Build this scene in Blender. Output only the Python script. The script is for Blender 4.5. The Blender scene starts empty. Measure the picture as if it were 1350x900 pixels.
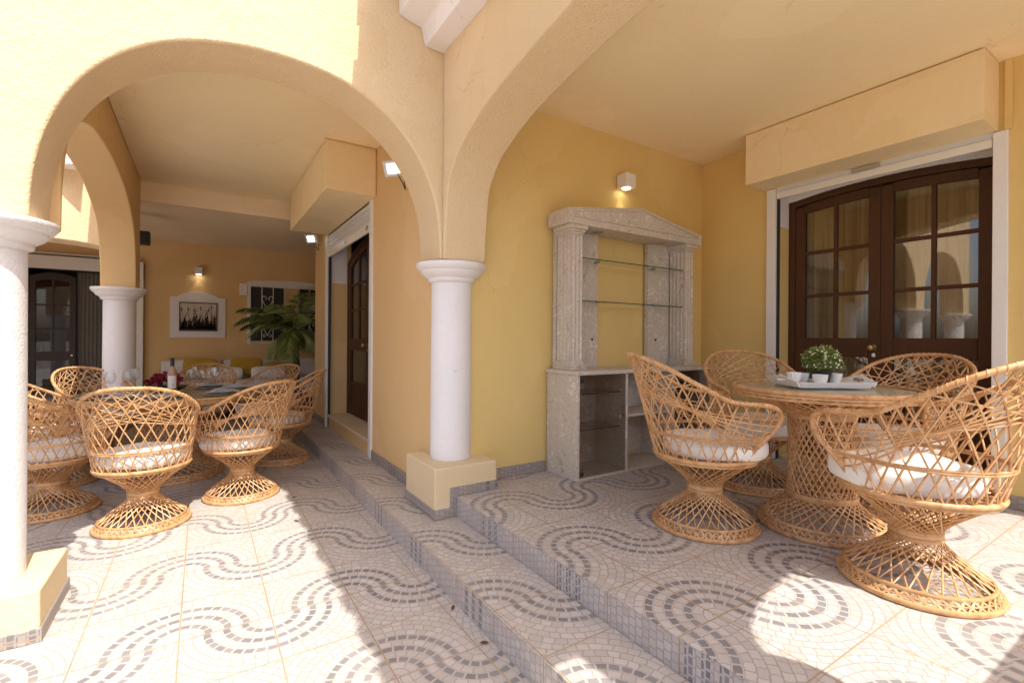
import bpy, bmesh, math, random
from mathutils import Vector, Matrix
random.seed(7)
scn = bpy.context.scene
C = scn.collection
R = math.radians
PI = math.pi

# ------------------------------------------------------------------ node helpers
class NT:
    def __init__(s, mat):
        mat.use_nodes = True
        s.t = mat.node_tree
        s.t.nodes.clear()
        s.out = s.t.nodes.new('ShaderNodeOutputMaterial')
    def n(s, typ, **kw):
        nd = s.t.nodes.new(typ)
        for k, v in kw.items():
            setattr(nd, k, v)
        return nd
    def put(s, sock, v):
        if v is None:
            return
        if hasattr(v, 'is_linked') or isinstance(v, bpy.types.NodeSocket):
            s.t.links.new(v, sock)
        else:
            sock.default_value = v
    def m(s, op, a, b=None, c=None, clamp=False):
        nd = s.n('ShaderNodeMath', operation=op)
        nd.use_clamp = clamp
        s.put(nd.inputs[0], a); s.put(nd.inputs[1], b)
        if c is not None: s.put(nd.inputs[2], c)
        return nd.outputs[0]
    def mix(s, fac, a, b, typ='MIX'):
        nd = s.n('ShaderNodeMix', data_type='RGBA', blend_type=typ)
        s.put(nd.inputs[0], fac); s.put(nd.inputs[6], a); s.put(nd.inputs[7], b)
        return nd.outputs[2]
    def obj(s):
        return s.n('ShaderNodeTexCoord').outputs['Object']
    def noise(s, vec, scale, detail=3, rough=.55):
        nd = s.n('ShaderNodeTexNoise')
        nd.inputs['Scale'].default_value = scale
        nd.inputs['Detail'].default_value = detail
        nd.inputs['Roughness'].default_value = rough
        s.put(nd.inputs['Vector'], vec)
        return nd.outputs['Fac']
    def ramp(s, fac, stops):
        nd = s.n('ShaderNodeValToRGB')
        el = nd.color_ramp.elements
        el[0].position, el[0].color = stops[0][0], col(stops[0][1])
        el[1].position, el[1].color = stops[-1][0], col(stops[-1][1])
        for p, c_ in stops[1:-1]:
            e = el.new(p); e.color = col(c_)
        s.put(nd.inputs[0], fac)
        return nd.outputs[0]
    def bump(s, h, strength=.3, dist=.01, normal=None):
        nd = s.n('ShaderNodeBump')
        nd.inputs['Strength'].default_value = strength
        nd.inputs['Distance'].default_value = dist
        s.put(nd.inputs['Height'], h)
        if normal is not None: s.put(nd.inputs['Normal'], normal)
        return nd.outputs[0]
    def bsdf(s, color, rough=.6, normal=None, **kw):
        p = s.n('ShaderNodeBsdfPrincipled')
        s.put(p.inputs['Base Color'], color if not isinstance(color, tuple) else col(color))
        s.put(p.inputs['Roughness'], rough)
        if normal is not None: s.put(p.inputs['Normal'], normal)
        for k, v in kw.items():
            s.put(p.inputs[k.replace('_', ' ')], v)
        s.t.links.new(p.outputs[0], s.out.inputs[0])
        return p

def col(c_):
    return tuple(c_) if len(c_) == 4 else (c_[0], c_[1], c_[2], 1)
def newmat(name):
    return bpy.data.materials.new(name)

def m_stucco(name, c1, c2, grain=70, strength=.25, dist=.006, stain=.0):
    mt = newmat(name); t = NT(mt); v = t.obj()
    a = t.noise(v, 1.3, 5, .6); b = t.noise(v, grain, 4, .65); big = t.noise(v, 9, 3)
    c = t.mix(t.m('MULTIPLY_ADD', a, 2.2, -.6, clamp=True), col(c1), col(c2))
    c = t.mix(t.m('MULTIPLY', t.m('SUBTRACT', b, .35, clamp=True), .35), c, col((c1[0]*.72, c1[1]*.68, c1[2]*.6)))
    if stain:
        # old rain runs and scuffs with a shape of their own
        mp = t.n('ShaderNodeMapping'); mp.inputs['Scale'].default_value = (4, 4, .7)
        t.put(mp.inputs['Vector'], v)
        st = t.noise(mp.outputs[0], 2.2, 6, .7)
        c = t.mix(t.m('MULTIPLY', t.m('SUBTRACT', st, .56, clamp=True), stain), c, col((c1[0]*.55, c1[1]*.5, c1[2]*.45)))
    # old patch repairs, hairline cracks and scuffs
    pn = t.noise(v, .85, 2, .4)
    patch = t.m('MULTIPLY', t.m('GREATER_THAN', t.m('ADD', pn, t.m('MULTIPLY', t.noise(v, 14, 3), .05)), .60), .28)
    c = t.mix(patch, c, col((min(1, c1[0]*1.08), min(1, c1[1]*1.10), min(1, c1[2]*1.22))))
    vo = t.n('ShaderNodeTexVoronoi', feature='DISTANCE_TO_EDGE'); vo.inputs['Scale'].default_value = 1.25
    wv = t.n('ShaderNodeTexNoise'); wv.inputs['Scale'].default_value = 5; wv.inputs['Detail'].default_value = 6; t.put(wv.inputs['Vector'], v)
    wm = t.n('ShaderNodeVectorMath', operation='MULTIPLY_ADD'); t.put(wm.inputs[0], wv.outputs['Color']); wm.inputs[1].default_value = (.28, .28, .28); t.put(wm.inputs[2], v)
    t.put(vo.inputs['Vector'], wm.outputs[0])
    cm = t.m('MULTIPLY', t.m('LESS_THAN', vo.outputs['Distance'], .0035), t.m('GREATER_THAN', t.noise(v, .9, 1), .60))
    c = t.mix(t.m('MULTIPLY', cm, .24), c, col((c1[0]*.5, c1[1]*.42, c1[2]*.35)))
    spk = t.m('MULTIPLY', t.m('GREATER_THAN', t.noise(v, 17, 2, .4), .77), .3)
    c = t.mix(spk, c, col((c1[0]*.6, c1[1]*.52, c1[2]*.45)))
    h = t.m('SUBTRACT', t.m('MULTIPLY_ADD', big, .25, b), t.m('MULTIPLY', cm, .5))
    h = t.m('MULTIPLY_ADD', t.noise(v, 3.2, 3), 1.6, h)
    t.bsdf(c, .85, t.bump(h, strength, dist))
    return mt

def m_plain(name, c1, rough=.5, var=.12, scale=25, bump=.0, metallic=0.0, spec=.5):
    mt = newmat(name); t = NT(mt); v = t.obj()
    a = t.noise(v, scale, 4)
    d = tuple(x*(1-var*2) for x in c1)
    c = t.mix(a, col(d), col(c1))
    nrm = t.bump(a, bump, .003) if bump else None
    t.bsdf(c, rough, nrm, Metallic=metallic, Specular_IOR_Level=spec)
    return mt

# ------------------------------------------------------------------ mosaic tile
L = .343
def m_tile(name, ax, x0, y0, riser=False, band_center=None, tone=(1, 1, 1)):
    """printed mosaic tiles: ax gives the two object axes, x0/y0 a joint and the wave's centre line"""
    mt = newmat(name); t = NT(mt)
    sep = t.n('ShaderNodeSeparateXYZ'); vobj = t.obj(); t.put(sep.inputs[0], vobj)
    px, py = sep.outputs[ax[0]], sep.outputs[ax[1]]
    u = t.m('SUBTRACT', px, x0); v = t.m('SUBTRACT', py, y0)
    # tile cells
    iu = t.m('FLOOR', t.m('DIVIDE', u, L)); iv = t.m('FLOOR', t.m('DIVIDE', v, L))
    fu = t.m('SUBTRACT', u, t.m('MULTIPLY', iu, L)); fv = t.m('SUBTRACT', v, t.m('MULTIPLY', iv, L))
    # joint distance
    du = t.m('MINIMUM', fu, t.m('SUBTRACT', L, fu)); dv = t.m('MINIMUM', fv, t.m('SUBTRACT', L, fv))
    dj = t.m('MINIMUM', du, dv)
    joint = t.m('LESS_THAN', dj, .0027)
    wob = t.noise(vobj, 34, 2)
    wob2 = t.noise(vobj, 120, 2)
    if riser:
        S = .0325
        uu = t.m('ADD', u, t.m('MULTIPLY', t.m('SUBTRACT', wob, .5), .012))
        vv = t.m('ADD', v, t.m('MULTIPLY', t.m('SUBTRACT', t.noise(vobj, 27, 1), .5), .012))
        a = t.m('DIVIDE', uu, S); k = t.m('FLOOR', a); ka = t.m('FRACT', a)
        off = t.m('MULTIPLY', t.m('FRACT', t.m('MULTIPLY', k, .37)), 1.0)
        b = t.m('ADD', t.m('DIVIDE', vv, S), off); n = t.m('FLOOR', b); nb = t.m('FRACT', b)
        # dark columns where the wave meets the edge
        per = t.m('SUBTRACT', u, band_center)
        per = t.m('MULTIPLY', t.m('FRACT', t.m('DIVIDE', per, 2*L)), 2*L)
        kk = t.m('FLOOR', t.m('DIVIDE', per, S))
        dark = 0
        d1 = t.m('COMPARE', kk, 3, .1); d2 = t.m('COMPARE', kk, 5, .1); d3 = t.m('COMPARE', kk, 7, .1)
        darkm = t.m('ADD', t.m('ADD', d1, d2), d3)
        ga = t.m('MINIMUM', ka, t.m('SUBTRACT', 1, ka)); gb = t.m('MINIMUM', nb, t.m('SUBTRACT', 1, nb))
        g = t.m('MINIMUM', ga, gb)
        idv = t.n('ShaderNodeCombineXYZ'); t.put(idv.inputs[0], k); t.put(idv.inputs[1], n)
    else:
        # wave: centre line every 2L in v; arcs above it stand on u=0 mod 2L, arcs below on u=L mod 2L
        row = t.m('ROUND', t.m('DIVIDE', v, 2*L))
        vv = t.m('SUBTRACT', v, t.m('MULTIPLY', row, 2*L))
        up = t.m('GREATER_THAN', vv, 0)
        s0 = t.m('MULTIPLY', t.m('SUBTRACT', 1, up), L)
        us = t.m('SUBTRACT', u, s0)
        cc = t.m('ROUND', t.m('DIVIDE', us, 2*L))
        uu = t.m('SUBTRACT', us, t.m('MULTIPLY', cc, 2*L))
        r = t.m('SQRT', t.m('ADD', t.m('MULTIPLY', uu, uu), t.m('MULTIPLY', vv, vv)))
        r = t.m('ADD', r, t.m('MULTIPLY', t.m('SUBTRACT', wob, .5), .010))
        S = .035
        a = t.m('ADD', t.m('DIVIDE', r, S), .5)
        k = t.m('FLOOR', a); ka = t.m('FRACT', a)
        th = t.m('ARCTAN2', t.m('ABSOLUTE', vv), t.m('ABSOLUTE', uu))
        nn = t.m('MAXIMUM', t.m('ROUND', t.m('MULTIPLY', k, 1.22)), 1)
        w = t.m('ADD', t.m('DIVIDE', th, PI/2), t.m('MULTIPLY', t.m('SUBTRACT', t.noise(vobj, 22, 1), .5), .05))
        b = t.m('MULTIPLY', w, nn)
        n = t.m('FLOOR', b); nb = t.m('FRACT', b)
        wr = t.m('DIVIDE', nn, t.m('MAXIMUM', t.m('MULTIPLY', k, 1.571), .8))   # arc length of a stone in S
        ga = t.m('MINIMUM', ka, t.m('SUBTRACT', 1, ka))
        gb = t.m('DIVIDE', t.m('MINIMUM', nb, t.m('SUBTRACT', 1, nb)), wr)
        g = t.m('MINIMUM', ga, gb)
        d1 = t.m('COMPARE', k, 3, .1); d2 = t.m('COMPARE', k, 5, .1); d3 = t.m('COMPARE', k, 7, .1)
        darkm = t.m('ADD', t.m('ADD', d1, d2), d3)
        idv = t.n('ShaderNodeCombineXYZ')
        t.put(idv.inputs[0], t.m('ADD', k, t.m('MULTIPLY', iu, 17.3)))
        t.put(idv.inputs[1], t.m('ADD', n, t.m('MULTIPLY', iv, 31.7)))
    wn = t.n('ShaderNodeTexWhiteNoise'); wn.noise_dimensions = '3D'
    t.put(wn.inputs['Vector'], idv.outputs[0])
    rnd = wn.outputs['Value']
    wnt = t.n('ShaderNodeTexWhiteNoise'); wnt.noise_dimensions = '3D'
    idt = t.n('ShaderNodeCombineXYZ'); t.put(idt.inputs[0], iu); t.put(idt.inputs[1], iv)
    t.put(wnt.inputs['Vector'], idt.outputs[0]); trnd = wnt.outputs['Value']
    gl = t.m('LESS_THAN', t.m('ADD', g, t.m('MULTIPLY', t.m('SUBTRACT', wob2, .5), .09)), t.m('MULTIPLY_ADD', darkm, .045, .075))
    cloud = t.noise(vobj, 40, 3)
    tn = lambda c_: col(tuple(a_*b_ for a_, b_ in zip(c_, tone)))
    white = t.mix(rnd, tn((.455, .42, .39)), tn((.575, .535, .505)))
    white = t.mix(t.m('MULTIPLY', cloud, .4), white, tn((.40, .36, .33)))
    darkc = t.mix(rnd, tn((.15, .144, .15)), tn((.245, .235, .237)))
    darkc = t.mix(t.m('MULTIPLY', cloud, .35), darkc, tn((.31, .29, .285)))
    c = t.mix(darkm, white, darkc)
    c = t.mix(gl, c, t.mix(darkm, tn((.37, .315, .27)), tn((.46, .42, .39))))
    c = t.mix(t.m('MULTIPLY', trnd, .18), c, tn((.40, .34, .29)))
    # joints are sand-coloured, some dirtier
    dirt = t.noise(vobj, 3.0, 4)
    jc = t.mix(dirt, col((.20, .13, .08)), col((.50, .38, .25)))
    c = t.mix(joint, c, jc)
    grime = t.m('MULTIPLY', t.m('SUBTRACT', t.noise(vobj, 1.1, 6, .65), .5, clamp=True), .8)
    c = t.mix(grime, c, col((.36, .29, .22)))
    # worn, dirty halo beside joints
    halo = t.m('MULTIPLY', t.m('LESS_THAN', dj, .012), t.m('MULTIPLY', dirt, .22))
    c = t.mix(halo, c, col((.40, .30, .2)))
    h = t.m('SUBTRACT', t.m('MULTIPLY', t.m('SUBTRACT', 1, gl), .35), joint)
    h = t.m('ADD', h, t.m('MULTIPLY', wob, .3))
    rough = t.m('MULTIPLY_ADD', t.noise(vobj, 6, 4), .25, .32)
    t.bsdf(c, rough, t.bump(h, .25, .002), Specular_IOR_Level=.4)
    return mt

# ------------------------------------------------------------------ materials
M = {}
WALL = (.70, .475, .235)
M['arcade'] = m_stucco('peach_plaster', (.765, .59, .365), (.72, .54, .315), 62, .85, .010, .5)
M['yellow'] = m_stucco('yellow_plaster', (.73, .54, .215), (.69, .495, .18), 60, .25, .006, .35)
M['porch'] = m_stucco('ochre_plaster', (.72, .50, .245), (.68, .455, .21), 60, .22, .006, .3)
M['ceil'] = m_stucco('ceiling_paint', (.90, .755, .475), (.87, .715, .43), 30, .10, .004, .15)
M['ceil2'] = m_stucco('pale_ceiling_paint', (.86, .71, .49), (.82, .67, .45), 30, .10, .004, .1)
M['boxp'] = m_stucco('box_plaster', (.84, .68, .40), (.80, .635, .36), 22, .12, .004, .5)
M['white'] = m_stucco('white_plaster', (.76, .745, .75), (.70, .685, .68), 75, .55, .007, .12)
M['whitesmooth'] = m_stucco('white_smooth_plaster', (.80, .77, .765), (.75, .72, .71), 50, .14, .004, .45)
M['plinth'] = m_stucco('cream_plinth', (.72, .575, .36), (.67, .52, .31), 70, .6, .009, .5)
M['pvc'] = m_plain('white_plastic', (.80, .78, .74), .4, .04)
M['alu'] = m_plain('grey_aluminium', (.66, .65, .63), .45, .05)
M['bar'] = m_plain('shutter_bar', (.80, .77, .68), .35, .04)
M['black'] = m_plain('black_rubber', (.025, .023, .022), .6)
M['speaker'] = m_plain('black_plastic', (.03, .025, .022), .5)
M['iron'] = m_plain('white_iron', (.78, .75, .70), .4, .05)
M['rail'] = m_plain('dark_iron', (.06, .055, .05), .5, .05)
M['brass'] = m_plain('brass', (.62, .45, .18), .3, .1, metallic=1.0)
M['steel'] = m_plain('steel', (.7, .7, .7), .25, .05, metallic=1.0)
M['ceramic'] = m_plain('white_ceramic', (.80, .80, .80), .18, .02)
M['plate'] = m_plain('grey_white_china', (.72, .71, .69), .2, .04)
M['tray'] = m_plain('white_lacquer', (.86, .85, .84), .3, .03)
M['pot'] = m_plain('black_pot', (.018, .017, .016), .55)
M['dgrey'] = m_plain('grey_curtain', (.20, .185, .175), .8, .1)
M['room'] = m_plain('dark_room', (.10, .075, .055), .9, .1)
M['bottlecap'] = m_plain('bottle_foil', (.012, .011, .011), .4)
M['label'] = m_plain('paper_label', (.75, .72, .66), .7, .08, 60)
M['red'] = m_plain('crimson_petals', (.30, .012, .04), .6, .3, 60)
M['napkin'] = m_plain('grey_blue_linen', (.38, .42, .47), .9, .15, 90)
M['mat'] = m_plain('woven_placemat', (.45, .36, .24), .9, .25, 120, .3)
M['topmat'] = m_plain('pale_woven_top', (.66, .57, .44), .9, .2, 120, .3)
M['yel_fabric'] = m_plain('mustard_fabric', (.56, .34, .035), .9, .12, 40, .2)
M['terracotta'] = m_plain('terracotta', (.48, .22, .11), .8, .2, 12, .2)

def m_fabric(name, c1):
    mt = newmat(name); t = NT(mt); v = t.obj()
    a = t.noise(v, 420, 2); b = t.noise(v, 9, 4)
    c = t.mix(t.m('MULTIPLY', a, .25), col(c1), col(tuple(x*.8 for x in c1)))
    t.bsdf(c, .9, t.bump(t.m('MULTIPLY_ADD', b, 4.0, a), .35, .004), Sheen_Weight=.15)
    return mt
M['cushion'] = m_fabric('cream_fabric', (.82, .77, .71))
M['sofa'] = m_fabric('white_sofa_fabric', (.74, .71, .68))

def m_wood(name, c1, c2, ax='Z', rough=.4, scale=14):
    mt = newmat(name); t = NT(mt); v = t.obj()
    mp = t.n('ShaderNodeMapping')
    s = {'X': (.15, 1, 1), 'Y': (1, .15, 1), 'Z': (1, 1, .12)}[ax]
    mp.inputs['Scale'].default_value = s; t.put(mp.inputs['Vector'], v)
    a = t.noise(mp.outputs[0], scale*3, 5, .65)
    c = t.mix(a, col(c1), col(c2))
    t.bsdf(c, rough, t.bump(a, .12, .002), Specular_IOR_Level=.25)
    return mt
M['door'] = m_wood('brown_varnished_wood', (.060, .024, .009), (.10, .043, .017), 'Z', .6)
M['ddoor'] = m_wood('dark_varnished_wood', (.030, .018, .016), (.055, .033, .028), 'Z', .4)
M['sofawood'] = m_wood('dark_sofa_wood', (.022, .012, .008), (.05, .028, .016), 'X', .5)

def m_wicker():
    mt = newmat('honey_wicker'); t = NT(mt); v = t.obj()
    a = t.noise(v, 26, 3); b = t.noise(v, 180, 2)
    oi = t.n('ShaderNodeObjectInfo').outputs['Random']
    c = t.ramp(a, [(.28, (.37, .165, .06)), (.5, (.62, .345, .155)), (.72, (.72, .44, .225))])
    c = t.mix(t.m('MULTIPLY', b, .3), c, col((.40, .22, .08)))
    isl = t.n('ShaderNodeNewGeometry').outputs['Random Per Island']
    c = t.mix(t.m('MULTIPLY', t.m('GREATER_THAN', isl, .86), .45), c, col((.34, .155, .055)))
    c = t.mix(t.m('MULTIPLY', t.m('LESS_THAN', isl, .25), .4), c, col((.74, .50, .27)))
    c = t.mix(t.m('MULTIPLY', oi, .15), c, col((.52, .29, .11)))
    t.bsdf(c, .42, t.bump(b, .3, .001), Specular_IOR_Level=.45)
    return mt
M['wicker'] = m_wicker()

def m_marble():
    mt = newmat('travertine_marble'); t = NT(mt); v = t.obj()
    w = t.n('ShaderNodeTexNoise'); w.inputs['Scale'].default_value = 6; t.put(w.inputs['Vector'], v)
    vm = t.n('ShaderNodeVectorMath', operation='MULTIPLY_ADD')
    t.put(vm.inputs[0], w.outputs['Color']); vm.inputs[1].default_value = (.35, .35, .35); t.put(vm.inputs[2], v)
    a = t.noise(vm.outputs[0], 13, 6, .7)
    b = t.noise(vm.outputs[0], 48, 4, .7)
    c = t.ramp(a, [(.34, (.43, .35, .27)), (.44, (.66, .59, .50)), (.53, (.55, .48, .40)), (.62, (.73, .67, .59)), (.72, (.80, .75, .68))])
    vein = t.m('LESS_THAN', t.m('ABSOLUTE', t.m('SUBTRACT', b, .5)), .022)
    c = t.mix(t.m('MULTIPLY', vein, .45), c, col((.26, .20, .15)))
    t.bsdf(c, .5, t.bump(b, .12, .002))
    return mt
M['marble'] = m_marble()

def m_glass(name, tint, refl=1.0, base=.03):
    mt = newmat(name); t = NT(mt)
    tr = t.n('ShaderNodeBsdfTransparent'); tr.inputs[0].default_value = col(tint)
    gl = t.n('ShaderNodeBsdfGlossy'); gl.inputs['Roughness'].default_value = .01
    gl.inputs[0].default_value = (.95, .95, .95, 1)
    lw = t.n('ShaderNodeLayerWeight'); lw.inputs[0].default_value = .5
    f = t.m('ADD', t.m('MULTIPLY', t.m('POWER', lw.outputs['Facing'], 4.0), refl), base, clamp=True)
    mx = t.n('ShaderNodeMixShader'); t.put(mx.inputs[0], f)
    t.t.links.new(tr.outputs[0], mx.inputs[1]); t.t.links.new(gl.outputs[0], mx.inputs[2])
    t.t.links.new(mx.outputs[0], t.out.inputs[0])
    return mt
M['pane'] = m_glass('door_glass', (.86, .84, .78), .7, .10)
M['darkpane'] = m_glass('dark_door_glass', (.60, .56, .54), .7, .05)
M['shelfglass'] = m_glass('greenish_glass', (.94, .97, .95), .5, .03)
M['smoked'] = m_glass('smoked_glass', (.84, .82, .80), .6, .05)
M['wineglass'] = m_glass('clear_glass', (.96, .97, .97), .9, .06)
M['tableglass'] = m_glass('table_glass', (.95, .96, .95), .25, .02)
M['wine'] = m_plain('rose_wine_bottle', (.42, .25, .16), .12, .1)
M['glassedge'] = m_plain('green_glass_edge', (.03, .09, .06), .15)

def m_emit(name, c, s):
    mt = newmat(name); t = NT(mt)
    e = t.n('ShaderNodeEmission'); e.inputs[0].default_value = col(c); e.inputs[1].default_value = s
    t.t.links.new(e.outputs[0], t.out.inputs[0]); return mt
M['led'] = m_emit('led_light', (.95, .98, 1.0), 3)
M['warmled'] = m_emit('lamp_light', (1.0, .90, .70), 8)

def m_leaf(name, c1, c2):
    mt = newmat(name); t = NT(mt)
    g = t.n('ShaderNodeNewGeometry').outputs['Random Per Island']
    c = t.mix(g, col(c1), col(c2))
    t.bsdf(c, .45)
    return mt
M['leaf'] = m_leaf('shrub_leaf', (.06, .11, .012), (.26, .33, .06))
M['petal'] = m_leaf('cream_petal', (.60, .60, .34), (.80, .78, .60))
M['palm'] = m_leaf('palm_leaf', (.07, .11, .02), (.28, .32, .09))
M['trunk'] = m_plain('palm_bark', (.09, .055, .03), .9, .3, 30, .6)

def m_curtain():
    mt = newmat('beige_curtain'); t = NT(mt); v = t.obj()
    sep = t.n('ShaderNodeSeparateXYZ'); t.put(sep.inputs[0], v)
    a = t.noise(v, 200, 2)
    c = t.mix(a, col((.50, .40, .25)), col((.60, .49, .32)))
    t.bsdf(c, .9)
    return mt
M['curtain'] = m_curtain()
M['ground'] = m_plain('pale_gravel', (.40, .34, .28), .95, .25, 3)
M['paint_bg'] = m_plain('grey_canvas', (.66, .58, .50), .8, .12, 30)
M['paint_fg'] = m_plain('brown_paint', (.06, .025, .012), .7, .3, 40)

# ------------------------------------------------------------------ mesh builder
class MB:
    def __init__(s): s.v = []; s.f = []
    def add(s, vs, fs):
        b = len(s.v); s.v += [tuple(p) for p in vs]; s.f += [tuple(b+i for i in f) for f in fs]; return s
    def box(s, x0, x1, y0, y1, z0, z1):
        x0, x1 = min(x0, x1), max(x0, x1); y0, y1 = min(y0, y1), max(y0, y1); z0, z1 = min(z0, z1), max(z0, z1)
        return s.add([(x0,y0,z0),(x1,y0,z0),(x1,y1,z0),(x0,y1,z0),(x0,y0,z1),(x1,y0,z1),(x1,y1,z1),(x0,y1,z1)],
                     [(0,3,2,1),(4,5,6,7),(0,1,5,4),(1,2,6,5),(2,3,7,6),(3,0,4,7)])
    def prism(s, pts, fn):
        """pts: 2-D outline; fn(p, side) -> 3-D point for side 0/1"""
        n = len(pts)
        vs = [fn(p, 0) for p in pts] + [fn(p, 1) for p in pts]
        fs = [tuple(range(n))[::-1], tuple(range(n, 2*n))]
        fs += [(i, (i+1) % n, n+(i+1) % n, n+i) for i in range(n)]
        return s.add(vs, fs)
    def tube(s, pts, r, sides=5, closed=False, r1=None):
        pts = [Vector(p) for p in pts]; n = len(pts); vs = []; fs = []
        up = None
        for i, p in enumerate(pts):
            if closed: d = pts[(i+1) % n]-pts[i-1]
            else: d = pts[min(i+1, n-1)]-pts[max(i-1, 0)]
            d = d.normalized() if d.length > 1e-9 else Vector((0, 0, 1))
            if up is None:
                up = Vector((0, 0, 1)) if abs(d.z) < .9 else Vector((1, 0, 0))
            a = d.cross(up)
            if a.length < 1e-6: a = d.orthogonal()
            a.normalize(); b = a.cross(d).normalized(); up = b
            rr = r if r1 is None else r+(r1-r)*i/max(n-1, 1)
            for k in range(sides):
                t = 2*PI*k/sides
                vs.append(p+a*math.cos(t)*rr+b*math.sin(t)*rr)
        m_ = n if closed else n-1
        for i in range(m_):
            for k in range(sides):
                j = (i+1) % n
                fs.append((i*sides+k, i*sides+(k+1) % sides, j*sides+(k+1) % sides, j*sides+k))
        if not closed:
            fs.append(tuple(range(sides))[::-1]); fs.append(tuple((n-1)*sides+k for k in range(sides)))
        return s.add(vs, fs)
    def lathe(s, prof, c=(0, 0, 0), seg=40, cap=True):
        vs = []; fs = []; n = len(prof)
        for i in range(seg):
            t = 2*PI*i/seg
            for r, z in prof: vs.append((c[0]+r*math.cos(t), c[1]+r*math.sin(t), c[2]+z))
        for i in range(seg):
            j = (i+1) % seg
            for k in range(n-1): fs.append((i*n+k, j*n+k, j*n+k+1, i*n+k+1))
        if cap:
            if prof[0][0] > 1e-6: fs.append(tuple(i*n for i in range(seg))[::-1])
            if prof[-1][0] > 1e-6: fs.append(tuple(i*n+n-1 for i in range(seg)))
        return s.add(vs, fs)
    def ring(s, r, z, tr, seg=48, sides=6, c=(0, 0)):
        return s.tube([(c[0]+r*math.cos(2*PI*i/seg), c[1]+r*math.sin(2*PI*i/seg), z) for i in range(seg)], tr, sides, True)
    def build(s, name, mat, parent=None, off=(0, 0, 0), smooth=None, bevel=0, seg=2):
        me = bpy.data.meshes.new(name)
        me.from_pydata([(x-off[0], y-off[1], z-off[2]) for x, y, z in s.v], [], s.f)
        me.update()
        bm = bmesh.new(); bm.from_mesh(me)
        bmesh.ops.remove_doubles(bm, verts=bm.verts, dist=1e-6) if smooth == 'weld' else None
        bmesh.ops.recalc_face_normals(bm, faces=bm.faces)
        bm.to_mesh(me); bm.free()
        if smooth is not None:
            for p in me.polygons: p.use_smooth = True
            me.set_sharp_from_angle(angle=R(35 if smooth in (True, 'weld') else smooth))
        me.materials.append(mat)
        o = bpy.data.objects.new(name, me); C.objects.link(o)
        if parent: o.parent = parent
        if bevel:
            b = o.modifiers.new('Bevel', 'BEVEL'); b.width = bevel; b.segments = seg
            b.limit_method = 'ANGLE'; b.angle_limit = R(40)
            if smooth is None:
                for p in me.polygons: p.use_smooth = True
                me.set_sharp_from_angle(angle=R(35))
            b.harden_normals = True
        return o

def tag(o, label, cat, group=None):
    o['label'] = label; o['category'] = cat
    if group: o['group'] = group
    return o
def struct(o): o['kind'] = 'structure'; return o
def thing(name, label, cat, loc=(0, 0, 0), rz=0, group=None):
    o = bpy.data.objects.new(name, None); C.objects.link(o)
    o.empty_display_size = .1
    o.location = loc; o.rotation_euler = (0, 0, rz)
    return tag(o, label, cat, group)
def kids(o): return [c for c in bpy.data.objects if c.parent == o]
def copy_tree(o, parent=None):
    c = o.copy(); C.objects.link(c); c.parent = parent
    for ch in kids(o): copy_tree(ch, c)
    return c
def wob(pts, amp=.004, seed=1):
    g = random.Random(seed); k = len(pts); ph = [g.uniform(0, 6.28) for _ in range(4)]
    return [(a+amp*(math.sin(i*.23+ph[0])*.7+math.sin(i*.61+ph[1])*.3), b+amp*(math.sin(i*.31+ph[2])*.7+math.sin(i*.73+ph[3])*.3)) if 1 < i < k-2 else (a, b) for i, (a, b) in enumerate(pts)]
def spline(pts, n=8):
    out = []
    P = [pts[0]]+list(pts)+[pts[-1]]
    for i in range(1, len(P)-2):
        for k in range(n):
            t = k/n; p0, p1, p2, p3 = P[i-1], P[i], P[i+1], P[i+2]
            out.append(tuple(.5*((2*b)+(-a+c)*t+(2*a-5*b+4*c-d)*t*t+(-a+3*b-3*c+d)*t**3) for a, b, c, d in zip(p0, p1, p2, p3)))
    out.append(tuple(pts[-1])); return out

# ------------------------------------------------------------------ floors
TR, TE = .135, .26          # tread and terrace heights
m_low = m_tile('mosaic_courtyard', (0, 1), -.073, 2.406)
m_tread = m_tile('mosaic_tread', (0, 1), 1.022, 1.70)
m_terr = m_tile('mosaic_terrace', (0, 1), 1.578, 1.048)
m_ris1 = m_tile('mosaic_lower_riser', (1, 2), 1.70, TR-.0, riser=True, band_center=.0, tone=(.97, .95, .965))
m_ris2 = m_tile('mosaic_upper_riser', (1, 2), 1.048, TE-.0, riser=True, band_center=-.28, tone=(.97, .95, .965))
m_skirt = m_tile('mosaic_skirting', (0, 2), 2.05, .36, riser=True, band_center=.05, tone=(.66, .645, .66))
m_skirty = m_tile('mosaic_skirting_side', (1, 2), 2.05, .36, riser=True, band_center=.05, tone=(.66, .645, .66))

def sheet(name, mat, x0, x1, y0, y1, z):
    return MB().add([(x0,y0,z),(x1,y0,z),(x1,y1,z),(x0,y1,z)], [(0,1,2,3)]).build(name, mat)
struct(sheet('ground', M['ground'], -120, 120, -120, 120, -.012))
struct(sheet('courtyard_floor', m_low, -7, 1.05, -6, 9.42, 0))
st = MB().box(1.02, 1.36, -3.2, 7.14, -.005, TR-.006).build('step', m_ris1)
struct(st)
struct(MB().box(1.016, 1.358, -3.2, 7.14, TR-.006, TR).build('step_tread', m_tread, bevel=.004))
struct(MB().box(1.36, 4.12, -3.2, 2.95, -.004, TE-.006).build('terrace_base', m_ris2))
struct(MB().box(1.356, 4.118, -3.2, 2.945, TE-.006, TE).build('terrace_floor', m_terr, bevel=.004))

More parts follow.
